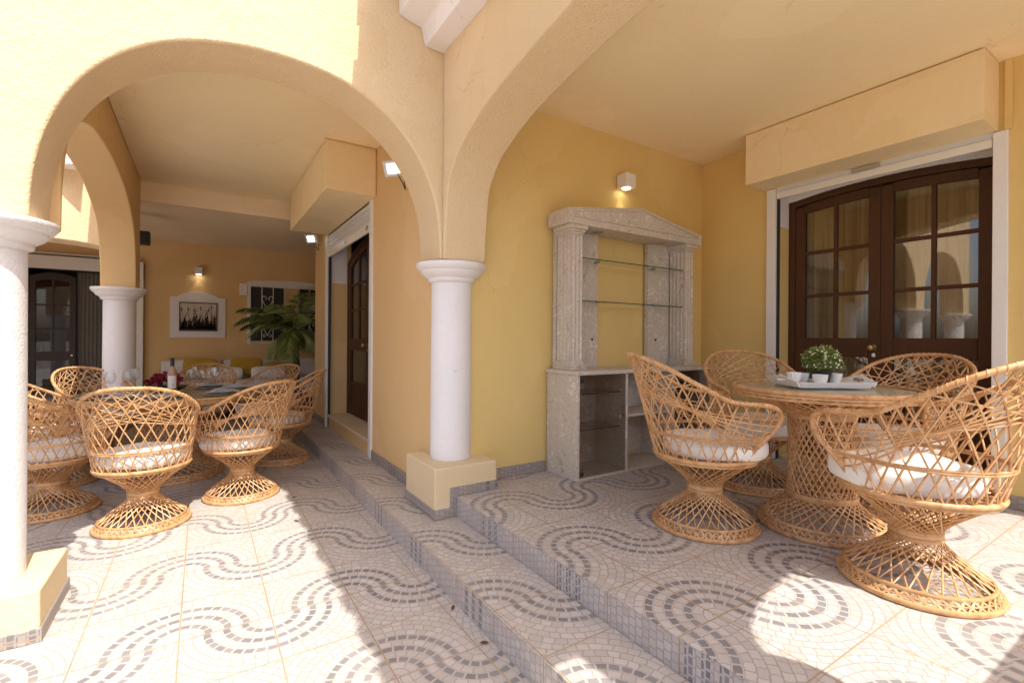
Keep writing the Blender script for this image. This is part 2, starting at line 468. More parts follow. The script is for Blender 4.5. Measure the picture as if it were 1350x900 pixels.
# ------------------------------------------------------------------ arcades
FY0, FY1 = 2.83, 3.17
SP = 1.765
def sup(q, n=2.3):
    c_, s_ = math.cos(q), math.sin(q)
    return (.328-.951*math.copysign(abs(c_)**(2/n), c_), SP+1.0*abs(s_)**(2/n))
a1 = wob([sup(PI*i/64) for i in range(65)], .0022, 3)
a0 = [(-x-1.56, z) for x, z in a1][::-1]            # next bay to the left, mirrored about the left column
out = [(-3.15, SP)] + a0 + a1 + [(1.596, SP), (1.596, 4.2), (-3.15, 4.2)]
o = MB().prism(out, lambda p, k: (p[0], FY0 if k == 0 else FY1, p[1])).build('arcade_wall', M['arcade'], bevel=.017, seg=3)
tag(o, 'sunlit peach stuccoed wall with a round arch between the two white columns', 'arcade wall')

XR0, XR1 = 1.29, 1.596
half = [(2.83, SP), (2.802, SP+.001), (2.795, 1.9), (2.75, 2.215), (2.67, 2.335), (2.57, 2.42), (2.28, 2.54), (2.03, 2.598), (1.8, 2.64), (1.56, 2.672), (1.40, 2.685)]
hs = spline(half[1:], 6)
full = [half[0]] + wob(hs, .002, 5) + [(2.80-y, z) for y, z in hs[::-1][1:]] + [(-.03, SP)]
out = full + [(-.36, SP), (-.36, 3.42), (2.826, 3.42)]
out[0] = (2.826, SP)
o = MB().prism(out, lambda p, k: (XR0 if k == 0 else XR1, p[0], p[1])).build('arcade_wall', M['arcade'], bevel=.017, seg=3)
tag(o, 'shaded peach wall with a wide flat arch over the terrace steps', 'arcade wall')

eh = [(1.60, SP), (1.63, 2.3), (1.74, 2.57), (2.0, 2.74), (2.4, 2.83), (2.85, 2.85)]
es = spline(eh, 5)
efull = es + [(5.70-x, z) for x, z in es[::-1][1:]]
out = [(1.30, SP)] + efull + [(4.30, SP), (4.30, 3.40), (1.30, 3.40)]
o = MB().prism(out, lambda p, k: (p[0], -.405 if k == 0 else -.03, p[1])).build('arcade_wall', M['arcade'], bevel=.012)
tag(o, 'peach end wall of the terrace with an arch, behind the photographer', 'arcade wall')

sh = [(3.20, SP), (3.22, 2.0), (3.36, 2.30), (3.60, 2.46), (4.0, 2.575), (4.40, 2.62), (4.78, 2.635)]
ss = spline(sh, 6)
sfull = wob(ss + [(9.56-y, z) for y, z in ss[::-1][1:]], .002, 8)
out = [(3.172, SP)] + sfull + [(6.72, SP), (6.72, 3.38), (3.172, 3.38)]
SXa, SXb = -.875, -.585
o = MB().prism(out, lambda p, k: (SXa if k == 0 else SXb, p[0], p[1])).build('arcade_wall', M['porch'], bevel=.012, seg=3)
tag(o, 'ochre side wall of the dining porch with an arch between near and far column', 'arcade wall')

# far bay front with a flat arch
bw = [(-3.4, 2.0), (-3.2, 2.02), (-2.4, 2.16), (-1.6, 2.215), (-1.1, 2.20), (-.88, 2.17)]
bs = spline(bw, 5)
out = bs + [(-.88, 3.36), (-3.4, 3.36)]
o = MB().prism(out, lambda p, k: (p[0], 6.36 if k == 0 else 6.70, p[1])).build('arcade_wall', M['arcade'], bevel=.012)
tag(o, 'sunlit cream wall with a low flat arch seen through the left side arch', 'arcade wall')
# eave slab added beyond the side arch, shaped to cast a slanted shadow
o = MB().prism([(-1.0, 6.357), (-1.45, 6.357), (-1.45, 6.28), (-1.18, 6.225), (-1.0, 6.11)], lambda p, k: (p[0], p[1], 2.90 if k == 0 else 3.0)).build('shadow_eave', M['whitesmooth'], bevel=.01)
tag(o, 'small added eave slab shaped to throw a slanted shadow on the sunlit wall beyond the left side arch', 'eave')

# roof with cornice and barrel tiles over the terrace
rt = thing('terrace_roof', 'white stepped cornice of the terrace roof above the corner column', 'roof', (1.29, 2.83, 3.08))
off = (1.29, 2.83, 3.08)
prof = [(1.292, 3.083), (1.163, 3.088), (1.150, 3.135), (1.137, 3.193), (1.06, 3.205), (.995, 3.225), (.989, 3.33), (.86, 3.36), (.82, 3.42), (1.292, 3.42)]
MB().prism(prof, lambda p, k: (p[0], -.41 if k == 0 else 2.828, p[1])).build('cornice', M['whitesmooth'], rt, off, bevel=.006)
MB().prism([(.80, 3.424), (.80, 3.47), (4.6, 4.5), (4.6, 3.424)], lambda p, k: (p[0], -.43 if k == 0 else 2.825, p[1])).build('roof_slab', M['terracotta'], rt, off)
mb = MB(); y = -.28; k = 0
while y < 2.78:
    n = 10; x0 = .765 if k % 2 == 0 else .785
    pts = []
    for i in range(n+1):
        a = PI*i/n; pts.append((y-.085*math.cos(a), .075*math.sin(a)))
    for i in range(n, -1, -1):
        a = PI*i/n; pts.append((y-.068*math.cos(a), .058*math.sin(a)))
    mb.prism(pts, lambda p, s_: (x0 if s_ == 0 else 1.5, p[0], p[1]+(3.475 if s_ == 0 else 3.68)))
    y += .148; k += 1
mb.build('barrel_tiles', M['terracotta'], rt, off, smooth=True)
o = MB().box(-.9, 1.7, 3.175, 9.6, 3.40, 3.5).box(1.7, 4.7, 2.83, 9.6, 3.44, 3.54).box(-3.4, -.9, 6.4, 9.6, 3.385, 3.5).build('flat_roof', M['terracotta'])
tag(o, 'flat roof over the dining porch and the house, above its ceilings', 'roof')

# ceilings
o = MB().box(1.60, 4.5, -.035, 2.935, 2.975, 3.05).build('terrace_ceiling', M['ceil']); tag(o, 'smooth cream ceiling over the terrace with the tea table', 'ceiling')
o = MB().box(-.58, 1.335, 3.172, 6.70, 2.985, 3.05).build('porch_ceiling', M['ceil']); tag(o, 'peach ceiling of the dining porch behind the round arch', 'ceiling')
o = MB().box(-3.4, 3.4, 6.704, 9.45, 2.765, 3.36).build('lower_ceiling', M['ceil2']); tag(o, 'lower pale ceiling above the sofa at the back of the porch', 'ceiling')

# ------------------------------------------------------------------ walls of the house
w = thing('house_wall', 'yellow terrace back wall behind the marble cabinet', 'wall', (2.8, 2.93, TE)); off = (2.8, 2.93, TE)
MB().box(1.501, 4.4, 2.93, 3.20, -.003, 3.0).build('plaster', M['yellow'], w, off)
MB().box(1.66, 2.195, 2.915, 2.9285, TE+.001, TE+.078).build('skirting', m_skirt, w, off, bevel=.003)
mb = MB().lathe([(.001, .0), (.030, .0), (.030, .006), (.001, .006)], seg=24, cap=False)
def disc_y(mb_, x, y, z, r, d, seg=24):
    pts = [(r*math.cos(2*PI*i/seg), r*math.sin(2*PI*i/seg)) for i in range(seg)]
    return mb_.prism(pts, lambda p, k: (x+p[0], y-(0 if k == 0 else d), z+p[1]))
mb = MB(); disc_y(mb, 2.155, 2.9295, 2.575, .032, .005); disc_y(mb, 2.93, 2.9295, 2.02, .032, .005)
mb.build('junction_cover', M['yellow'], w, off, bevel=.002)

w = thing('house_wall', 'ochre porch wall with the half-lowered shutter door, behind the corner column', 'wall', (1.33, 5, 0)); off = (1.33, 5, 0)
mb = MB()
PY0, PY1 = 4.50, 6.36
mb.box(1.33, 1.50, 2.933, 3.2025, -.003, 2.99).box(1.33, 1.62, 3.203, PY0, -.003, 2.99).box(1.33, 1.62, PY1, 7.15, -.003, 2.99).box(1.33, 1.62, PY0, PY1, 2.62, 2.99).box(1.345, 1.62, PY0, PY1, -.003, .262)
mb.build('plaster', M['porch'], w, off)
MB().box(1.318, 1.3285, 3.26, PY0-.06, TR+.001, TR+.085).box(1.318, 1.3285, PY1+.06, 7.15, TR+.001, TR+.085).build('skirting', m_skirty, w, off, bevel=.003)
MB().box(1.325, 1.66, PY0+.004, PY1-.004, .264, .292).build('sill', M['plinth'], w, off, bevel=.006)
MB().box(1.38, 1.565, PY1-.0035, PY1-.0005, 1.95, 2.618).build('reveal_paint', M['whitesmooth'], w, off)
MB().box(1.63, 4.4, 7.0, 7.15, -.003, 2.99).build('return_wall', M['porch'], w, off)

w = thing('house_wall', 'yellow door wall at the right of the terrace', 'wall', (4.1, 1.5, TE)); off = (4.1, 1.5, TE)
DY0, DY1 = .86, 2.215
mb = MB().box(4.1, 4.40, -.36, DY0, .0, 3.0).box(4.1, 4.40, DY1, 2.929, .0, 3.0).box(4.1, 4.40, DY0, DY1, 2.57, 3.0)
mb.build('plaster', M['yellow'], w, off)
ar = spline([(DY0, 2.462), (1.2, 2.497), (1.54, 2.509), (1.88, 2.497), (DY1, 2.462)], 6)
MB().prism(ar+[(DY1, 2.569), (DY0, 2.569)], lambda p, k: (4.315 if k == 0 else 4.395, p[0], p[1])).build('spandrel', M['whitesmooth'], w, off)
MB().box(4.082, 4.0985, -.3, DY0-.06, TE+.001, TE+.08).box(4.082, 4.0985, DY1+.07, 2.91, TE+.001, TE+.08).build('skirting', m_skirty, w, off, bevel=.003)
MB().box(4.13, 4.312, DY1-.0035, DY1-.0005, 2.24, 2.568).box(4.13, 4.312, DY0+.0005, DY0+.0035, 2.24, 2.568).build('reveal_paint', M['whitesmooth'], w, off)
MB().box(4.14, 4.4, DY0+.003, DY1-.003, TE-.1, TE+.03).build('threshold', M['plinth'], w, off, bevel=.006)

w = thing('house_wall', 'far ochre wall with the reed picture and the barred window', 'wall', (0, 9.4, 0)); off = (0, 9.4, 0)
MB().box(-.76, 3.4, 9.4, 9.6, -.003, 2.80).box(-3.4, -.76, 9.4, 9.6, 2.40, 2.80).box(-3.4, -2.15, 9.4, 9.6, -.003, 2.40).build('plaster', M['porch'], w, off)
MB().box(3.3, 3.45, 7.15, 9.4, -.003, 2.80).box(-3.5, -3.4, 6.4, 9.6, -.003, 2.80).build('return_wall', M['porch'], w, off)

# dark rooms behind the doors
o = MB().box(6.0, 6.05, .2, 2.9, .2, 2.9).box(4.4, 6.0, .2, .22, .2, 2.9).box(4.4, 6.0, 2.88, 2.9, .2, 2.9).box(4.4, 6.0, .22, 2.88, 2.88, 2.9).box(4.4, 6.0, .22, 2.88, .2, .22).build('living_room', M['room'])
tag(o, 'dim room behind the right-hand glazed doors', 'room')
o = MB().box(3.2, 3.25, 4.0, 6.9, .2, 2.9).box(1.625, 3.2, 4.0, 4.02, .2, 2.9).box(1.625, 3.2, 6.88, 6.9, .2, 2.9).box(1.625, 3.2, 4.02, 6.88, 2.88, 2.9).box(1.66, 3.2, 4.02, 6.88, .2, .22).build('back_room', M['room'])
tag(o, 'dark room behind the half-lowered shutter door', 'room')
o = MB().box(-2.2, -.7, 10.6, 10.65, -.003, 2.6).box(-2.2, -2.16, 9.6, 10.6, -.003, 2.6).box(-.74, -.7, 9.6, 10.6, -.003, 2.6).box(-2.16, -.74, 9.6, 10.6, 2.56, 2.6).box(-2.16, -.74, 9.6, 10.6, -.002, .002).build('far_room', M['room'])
tag(o, 'dim room behind the dark glazed door in the far left corner', 'room')

# ------------------------------------------------------------------ columns
CAP = [(.139, 0), (.150, .004), (.158, .012), (.160, .03), (.172, .036), (.192, .05), (.206, .066), (.209, .078), (.222, .084), (.236, .102), (.240, .118), (.238, .127), (.20, .131)]
def column(label, x, y, zb, ph, hw, hd, sk, group='white round columns of the arcade', mat='whitesmooth', r=.138, pl='plinth', skb=None):
    t = thing('column', label, 'column', (x, y, zb), 0, group); off = (x, y, zb)
    top = SP-.0
    if ph:
        MB().box(x-hw, x+hw, y-hd, y+hd, zb-.002, zb+ph).build('plinth', M[pl], t, off, bevel=.012, seg=3)
    h = top-.131-zb
    MB().lathe([(r, ph+.001), (r*1.004, ph+.3), (r, h*.6), (r*.985, h+.004)], (x, y, zb), 48).build('shaft', M[mat], t, off, smooth=True)
    MB().lathe([(.02, 0)]+CAP+[(.02, .131)], (x, y, top-.132), 56).build('capital', M['white' if mat == 'white' else mat], t, off, smooth=True)
    return t, off
t, off = column('white round column with cream plinth at the left edge, in full sun', -.79, 2.955, 0, .213, .235, .245, True, mat='white')
MB().box(-.79-.243, -.79+.243, 2.955-.253, 2.955+.253, .001, .058).build('skirting', m_skirt, t, off, bevel=.003)
t, off = column('white round column on a cream plinth at the top of the steps, between both arches', 1.437, 2.99, TR, .315, .225, .25, True)
mb = MB().box(1.206, 1.4, 2.733, 3.248, TR+.001, TR+.062)
mb.box(1.4, 1.362, 2.7335, 2.80, TR+.001, TR+.062)
mb.box(1.315, 1.359, 2.7325, 2.80, TR+.03, TE+.06)
mb.box(1.35, 1.668, 2.7335, 2.9, TE+.001, TE+.0605)
mb.build('skirting', m_skirt, t, off, bevel=.003)
column('white round column behind the dining table at the far end of the side arch', -.73, 6.47, 0, .22, .21, .21, True)
column('white round column on the terrace edge beside the photographer', 1.437, -.19, TE, .19, .22, .16, True)
column('white round column farther left along the front arcade', -2.95, 2.99, 0, .22, .235, .25, True, mat='white')

# ------------------------------------------------------------------ shutter boxes, guides, shutters
o = MB().box(3.80, 4.1, .850, 2.305, 2.553, 2.966).build('shutter_box', M['boxp'], bevel=.004)
tag(o, 'cream plastered shutter box over the right-hand brown doors', 'shutter box')
o = MB().box(.892, 1.329, 4.36, 6.345, 2.552, 2.976).build('shutter_box', M['boxp'], bevel=.004)
tag(o, 'peach plastered shutter box under the porch ceiling, left of the corner column', 'shutter box')

t = thing('roller_shutter', 'rolled-up shutter with cream bottom bar over the right-hand brown doors', 'roller shutter', (4.1, 1.5, TE)); off = (4.1, 1.5, TE)
for y0, y1 in ((DY0-.055, DY0+.012), (DY1-.012, DY1+.062)):
    MB().box(4.075, 4.125, y0, y1, TE+.002, 2.545).build('guide_rail', M['pvc'], t, off, bevel=.003)
MB().box(4.10, 4.126, DY1-.028, DY1-.014, TE+.002, 2.52).build('rubber_seal', M['black'], t, off)
MB().box(4.084, 4.114, DY0+.015, DY1-.015, 2.46, 2.515).build('bottom_bar', M['bar'], t, off, bevel=.005)
MB().box(4.092, 4.108, DY0+.014, DY1-.014, 2.517, 2.565).build('slats', M['alu'], t, off)
MB().box(4.075, 4.082, 1.46, 1.64, 2.518, 2.545).build('lock', M['steel'], t, off, bevel=.002)

t = thing('roller_shutter', 'partly lowered grey slatted shutter left of the corner column', 'roller shutter', (1.33, 5.4, TR)); off = (1.33, 5.4, TR)
MB().box(1.312, 1.37, PY0-.065, PY0+.012, TR+.002, 2.548).build('guide_rail', M['pvc'], t, off, bevel=.003)
MB().box(1.312, 1.37, PY1-.012, PY1+.055, TR+.002, 2.548).build('guide_rail', M['pvc'], t, off, bevel=.003)
MB().box(1.335, 1.365, PY1-.034, PY1-.014, TR+.002, 2.30).build('rubber_seal', M['black'], t, off)
mb = MB()
for k in range(4):
    z = 2.545-k*.048
    mb.prism([(1.338, z-.046), (1.331, z-.036), (1.331, z-.010), (1.338, z), (1.348, z), (1.348, z-.046)], lambda p, s_: (p[0], PY0+.015 if s_ == 0 else PY1-.015, p[1]))
mb.build('slats', M['alu'], t, off)
MB().box(1.326, 1.352, PY0+.014, PY1-.014, 2.27, 2.352).build('bottom_bar', M['bar'], t, off, bevel=.004)
for yy in (4.62, 5.45):
    MB().box(1.318, 1.3255, yy-.035, yy+.035, 2.295, 2.335).build('lock', M['steel'], t, off, bevel=.002)

# ------------------------------------------------------------------ glazed doors
def door(name, label, mp, s0, s1, z0, zs, za, mat, pane, off, rows, lowglass=True, knobs=True):
    """two leaves with a segmental head; mp(s, d, z) maps width, depth (towards viewer) and height"""
    t = thing(name, label, 'door', off)
    mid = (s0+s1)/2; hw = (s1-s0)/2
    def arch(s): q = (s-mid)/hw; return zs+(za-zs)*(1-q*q)
    def bx(mb, a, b, d0, d1, c, e):
        p = mp(a, d0, c); q = mp(b, d1, e); mb.box(p[0], q[0], p[1], q[1], p[2], q[2])
    fr = MB(); F = .05
    bx(fr, s0, s0+F, -.03, .03, z0, zs+.01); bx(fr, s1-F, s1, -.03, .03, z0, zs+.01)
    n = 16
    top = [(s0+(s1-s0)*i/n, arch(s0+(s1-s0)*i/n)) for i in range(n+1)]
    fr.prism(top+[(x, z-F) for x, z in top[::-1]], lambda p, k: mp(p[0], -.031 if k == 0 else .031, p[1]))
    fr.build('frame', mat, t, off, bevel=.004)
    for a, b in ((s0+F+.002, mid-.001), (mid+.001, s1-F-.002)):
        W = .078
        lf = MB()
        bx(lf, a, a+W, -.022, .022, z0+.01, arch(a+W/2)-F-.015); bx(lf, b-W, b, -.022, .022, z0+.01, arch(b-W/2)-F-.015)
        xs = [a+W+(b-a-2*W)*i/8 for i in range(9)]
        lf.prism([(x, arch(x)-F-.005) for x in xs]+[(x, arch(x)-F-.075) for x in xs[::-1]], lambda p, k: mp(p[0], -.0215 if k == 0 else .0215, p[1]))
        bx(lf, a+W, b-W, -.0215, .0215, rows[0]-.15, rows[0])      # lock rail
        c = (a+b)/2
        bx(lf, c-.014, c+.014, -.015, .017, rows[0], arch(c)-F-.07)
        for z in rows[1:]:
            bx(lf, a+W, b-W, -.0155, .0165, z-.014, z+.014)
        zl = z0+.42
        bx(lf, a+W, b-W, -.0215, .0215, zl-.06, zl)
        bx(lf, a+W, b-W, -.0215, .0215, z0+.011, z0+.12)
        bx(lf, a+W-.002, b-W+.002, -.008, .008, z0+.119, zl-.058)   # bottom panel
        if not lowglass: bx(lf, a+W-.002, b-W+.002, -.008, .008, zl-.002, rows[0]-.148)
        o = lf.build('leaf', mat, t, off, bevel=.005)
        pn = MB()
        pn.prism([(x, arch(x)-F-.07) for x in xs]+[(xs[-1], rows[0]), (xs[0], rows[0])], lambda p, k: mp(p[0], -.004 if k == 0 else .002, p[1]))
        if lowglass: bx(pn, a+W, b-W, -.004, .002, zl, rows[0]-.15)
        pn.build('glass', pane, o, (0, 0, 0) if False else off)
        if knobs and b > mid+.05 or knobs == 2:
            s = a+W*.5 if a >= mid else b-W*.5
            kb = MB(); p = mp(s, .024, rows[0]-.075)
            ax = Vector(mp(0, 1, 0))-Vector(mp(0, 0, 0))
            prof = [(.022, 0), (.022, .004), (.009, .006), (.009, .03), (.022, .038), (.026, .05), (.018, .062), (.001, .065)]
            seg = 20; vs = []; fs = []
            s_ax = (Vector(mp(1, 0, 0))-Vector(mp(0, 0, 0)))
            for i in range(seg):
                an = 2*PI*i/seg
                for r, z in prof: vs.append(Vector(p)+ax*z+s_ax*r*math.cos(an)+Vector((0, 0, 1))*r*math.sin(an))
            m_ = len(prof)
            for i in range(seg):
                j = (i+1) % seg
                for q in range(m_-1): fs.append((i*m_+q, j*m_+q, j*m_+q+1, i*m_+q+1))
            kb.add(vs, fs); kb.build('knob', M['brass'], o, off, smooth=True)
            pl = MB(); s2 = s+.085 if a < mid else s+.085
            p2 = mp(s-.0, .0225, 0)
            bx(pl, s-.012, s+.012, .0225, .0265, rows[0]-.145, rows[0]-.115)
            pl.build('keyhole_plate', M['steel'], o, off, bevel=.004)
    return t
door('double_door', 'brown double door with twelve arched panes behind the tea table', lambda s, d, z: (4.345-d, s, z), DY0+.002, DY1-.002, TE+.031, 2.458, 2.505,
     M['door'], M['pane'], (4.345, 1.54, TE), (1.285, 1.64, 2.005))
door('double_door', 'brown double door in the deep opening under the half-lowered shutter', lambda s, d, z: (1.60-d, s, z), PY0+.01, PY1-.01, .293, 2.22, 2.42,
     M['door'], M['darkpane'], (1.60, 5.4, .29), (1.25, 1.60, 1.92))

# far left: white lintel, dark arched leaf, pale glazed leaf
t = thing('double_door', 'dark arched glazed door under a white lintel in the far left corner', 'door', (-1.4, 9.38, 0)); off = (-1.4, 9.38, 0)
MB().box(-2.2, -.80, 9.30, 9.398, 2.215, 2.40).build('lintel', M['pvc'], t, off, bevel=.006)
MB().box(-2.2, -.80, 9.31, 9.398, 2.425, 2.445).build('shutter_trim', M['alu'], t, off)
MB().box(-.845, -.765, 9.28, 9.398, .002, 2.40).build('guide_rail', M['pvc'], t, off, bevel=.004)
# dark leaf
lf = MB(); a, b = -2.06, -1.56
lf.box(a, a+.07, 9.40, 9.45, .02, 2.12).box(b-.07, b, 9.40, 9.45, .02, 2.10)
xs = [a+(b-a)*i/10 for i in range(11)]
lf.prism([(x, 2.17-.5*(x-(a+b)/2)**2*2.0) for x in xs]+[(x, 2.07-.5*(x-(a+b)/2)**2*2.0) for x in xs[::-1]], lambda p, k: (p[0], 9.401 if k == 0 else 9.451, p[1]))
lf.box((a+b)/2-.012, (a+b)/2+.012, 9.405, 9.44, 1.0, 2.12)
for z in (1.36, 1.70): lf.box(a+.06, b-.06, 9.406, 9.441, z-.012, z+.012)
lf.box(a+.06, b-.06, 9.403, 9.449, .90, 1.03).box(a+.06, b-.06, 9.41, 9.44, .5, .53).box(a+.06, b-.06, 9.403, 9.449, .02, .15)
o = lf.build('leaf', M['ddoor'], t, off, bevel=.004)
MB().box(a+.06, b-.06, 9.42, 9.424, .14, 2.10).build('glass', M['darkpane'], o, off)
MB().box(b-.055, b-.03, 9.385, 9.40, .96, .985).build('handle', M['brass'], o, off, bevel=.004)
# open gap with grey curtain, then pale frame with shelf behind
o = MB()
n = 40
o.prism([(-1.56+.32*i/n, 9.47+.012*math.sin(i*1.1)) for i in range(n+1)]+[(-1.24, 9.50), (-1.56, 9.50)], lambda p, k: (p[0], p[1], .03 if k == 0 else 2.2))
o.build('curtain', M['dgrey'], t, off)
fr = MB().box(-1.23, -1.16, 9.40, 9.45, .02, 2.2).box(-.90, -.846, 9.40, 9.45, .02, 2.2).box(-1.16, -.90, 9.402, 9.448, 2.10, 2.2).box(-1.16, -.90, 9.403, 9.447, .92, 1.03)
for z in (1.36, 1.72): fr.box(-1.16, -.90, 9.41, 9.44, z-.012, z+.012)
o = fr.build('leaf', M['plinth'], t, off, bevel=.004)
MB().box(-1.16, -.90, 9.425, 9.429, .05, 2.10).build('glass', M['darkpane'], o, off)
tg = thing('shelf_unit', 'white shelves with folded towels behind the far left glass', 'shelf', (-1.05, 9.75, 0)); off = (-1.05, 9.75, 0)
MB().box(-1.20, -1.17, 9.62, 9.9, .01, 2.0).box(-.90, -.87, 9.62, 9.9, .01, 2.0).box(-1.17, -.90, 9.88, 9.9, .01, 2.0).box(-1.17, -.90, 9.62, 9.88, .45, .47).box(-1.17, -.90, 9.62, 9.88, .85, .87).box(-1.17, -.90, 9.62, 9.88, 1.40, 1.42).build('shelf', M['pvc'], tg, off)
for k, z in enumerate((.475, .545, .615)):
    o = MB().box(-1.14, -.94, 9.64, 9.86, z, z+.06).build('towel', M['cushion'] if k % 2 == 0 else M['yel_fabric'], bevel=.02, seg=3)
    tag(o, ['bottom white towel folded on the far left shelf', 'yellow towel folded between two white towels on the far left shelf', 'top white towel folded on the far left shelf'][k], 'towel', 'towels folded on the shelf')

# curtains behind right doors
for (y0, y1, lb) in ((1.62, 2.30, 'beige curtain hanging behind the left leaf of the right-hand doors'), (.75, 1.45, 'beige curtain hanging behind the right leaf of the right-hand doors')):
    n = 90; pts = []
    for i in range(n+1):
        y = y0+(y1-y0)*i/n; pts.append((4.55+.028*math.sin(y*47)+.014*math.sin(y*113+1), y))
    pts2 = [(x+.006, y) for x, y in pts[::-1]]
    o = MB().prism(pts+pts2, lambda p, k: (p[0], p[1], .30 if k == 0 else 2.6)).build('curtain', M['curtain'], smooth=60)
    tag(o, lb, 'curtain')

# ------------------------------------------------------------------ lamps
def wall_lamp(label, x, y, z, s, spot=True):
    t = thing('wall_lamp', label, 'wall lamp', (x, y, z), 0, 'white cube wall lamps'); off = (x, y, z)
    h = s/2
    mb = MB().box(x-h, x+h, y-s-.012, y-.012, z-h, z+h).build('housing', M['pvc'], t, off, bevel=.004)
    MB().box(x-h*.45, x+h*.45, y-.013, y-.001, z-h*.5, z+h*.5).build('bracket', M['pvc'], t, off)
    mb = MB(); mb.lathe([(.001, 0), (h*.62, 0), (h*.62, .003), (.001, .003)], (x, y-.012-h, z-h-.0035), 20, cap=False)
    mb.build('bulb', M['warmled'], t, off)
    ld = bpy.data.lights.new('lamp_beam', 'SPOT'); ld.energy = .55 if spot else .45; ld.color = (1, .85, .55); ld.spot_size = R(52); ld.spot_blend = .3; ld.shadow_soft_size = .02
    lo = bpy.data.objects.new('lamp_beam', ld); C.objects.link(lo); lo.parent = t
    lo.location = (0, -.012-h, -h-.012); lo.rotation_euler = (R(14), 0, 0)
wall_lamp('white cube wall lamp above the marble cabinet', 2.985, 2.93, 2.585, .112)
wall_lamp('white cube wall lamp above the reed picture', -.055, 9.4, 2.33, .11, False)

def flood(label, x, y, z, tilt, wallx):
    t = thing('floodlight', label, 'floodlight', (wallx, y, z), 0, 'lit LED floodlights on the porch wall'); off = (wallx, y, z)
    rot = Matrix.Rotation(R(42), 3, 'Z') @ Matrix.Rotation(R(-tilt), 3, 'Y')
    def tb(mb):
        mb.v = [tuple(Vector((x, y, z))+rot @ (Vector(p)-Vector((x, y, z)))) for p in mb.v]; return mb
    tb(MB().box(x-.018, x+.018, y-.085, y+.085, z-.06, z+.06)).build('housing', M['alu'], t, off, bevel=.006)
    tb(MB().box(x-.0215, x-.0185, y-.05, y+.05, z-.035, z+.035)).build('led_panel', M['led'], t, off)
    MB().tube([(wallx-.002, y+.02, z-.03), (x+.03, y+.02, z-.02), (x+.012, y, z)], .009, 6).build('bracket', M['alu'], t, off)
    MB().tube(spline([(x+.015, y-.02, z-.04), (x+.05, y-.05, z-.12), (x+.085, y-.01, z-.15), (x+.09, y+.03, z-.08), (wallx-.004, y+.05, z-.05)], 5), .004, 5).build('cable', M['black'], t, off, smooth=True)
flood('lit white floodlight on the wall beside the near end of the shutter box', 1.225, 3.565, 2.555, 25, 1.33)
flood('small lit floodlight at the far end of the shutter box', 1.20, 6.71, 2.555, 25, 1.33)

# loudspeaker
t = thing('loudspeaker', 'small black loudspeaker under the ceiling behind the far column', 'loudspeaker', (-.66, 7.3, 2.45)); off = (-.66, 7.3, 2.45)
MB().box(-.76, -.54, 7.25, 7.40, 2.37, 2.53).build('cabinet', M['speaker'], t, off, bevel=.015)
MB().box(-.73, -.57, 7.242, 7.2495, 2.39, 2.51).build('grille', M['black'], t, off, bevel=.003)
MB().tube([(-.65, 7.33, 2.53), (-.65, 7.33, 2.764)], .012, 6).build('bracket', M['black'], t, off)
# cable conduits
o = MB().tube([(.88, 4.352, 2.978), (1.322, 4.352, 2.978), (1.322, 4.352, 2.56)], .007, 6).build('conduit', M['porch'])
tag(o, 'thin painted cable running round the near end of the porch shutter box', 'cable')
o = MB().box(4.085, 4.0985, .79, .825, 2.55, 2.974).build('conduit', M['yellow'], bevel=.003)
tag(o, 'narrow painted cable duct beside the right-hand shutter box', 'cable duct')

# ------------------------------------------------------------------ marble cabinet
cx0, cx1, cyf, cyb = 2.205, 3.735, 2.56, 2.912
cz = 1.035
t = thing('display_cabinet', 'grey marble display cabinet with a pediment and fluted pilasters', 'cabinet', ((cx0+cx1)/2, cyf, TE)); off = ((cx0+cx1)/2, cyf, TE)
T = .022
MB().box(cx0-.012, cx1+.012, cyf-.012, cyb, cz-.028, cz).build('counter', M['marble'], t, off, bevel=.003)
for x in (cx0, cx1-T): MB().box(x, x+T, cyf, cyb, TE+.001, cz-.029).build('side_panel', M['marble'], t, off, bevel=.002)
for x in (2.685, 3.225): MB().box(x, x+T, cyf+.003, cyb-.012, TE+.021, cz-.029).build('divider', M['marble'], t, off, bevel=.002)
MB().box(cx0+T+.001, cx1-T-.001, cyf+.004, cyb-.012, TE+.001, TE+.020).build('bottom_panel', M['marble'], t, off, bevel=.002)
MB().box(cx0+T+.001, cx1-T-.001, cyb-.011, cyb, TE+.002, cz-.029).build('back_panel', M['marble'], t, off)
MB().box(2.685+T+.001, 3.224, cyf+.02, cyb-.013, .672, .690).build('shelf', M['marble'], t, off, bevel=.002)
for (xa, xb) in ((cx0+T+.002, 2.683), (3.225+T+.002, cx1-T-.002)):
    for z in (.60, .86):
        o = MB().box(xa, xb, cyf+.06, cyb-.013, z, z+.006).build('glass_shelf', M['smoked'], t, off)
        MB().box(xa, xb, cyf+.0565, cyf+.0595, z, z+.006).build('edge', M['glassedge'], o, off)
    o = MB().box(xa+.004, xb-.004, cyf+.004, cyf+.009, TE+.025, cz-.034).build('glass_door', M['smoked'], t, off)
    for z in (TE+.05, cz-.07): MB().box(xa+.006, xa+.036, cyf-.001, cyf+.0035, z-.014, z+.014).build('hinge', M['black'], o, off)
    MB().box(xb-.062, xb-.006, cyf-.002, cyf+.0035, .672, .70).build('latch', M['steel'], o, off, bevel=.002)
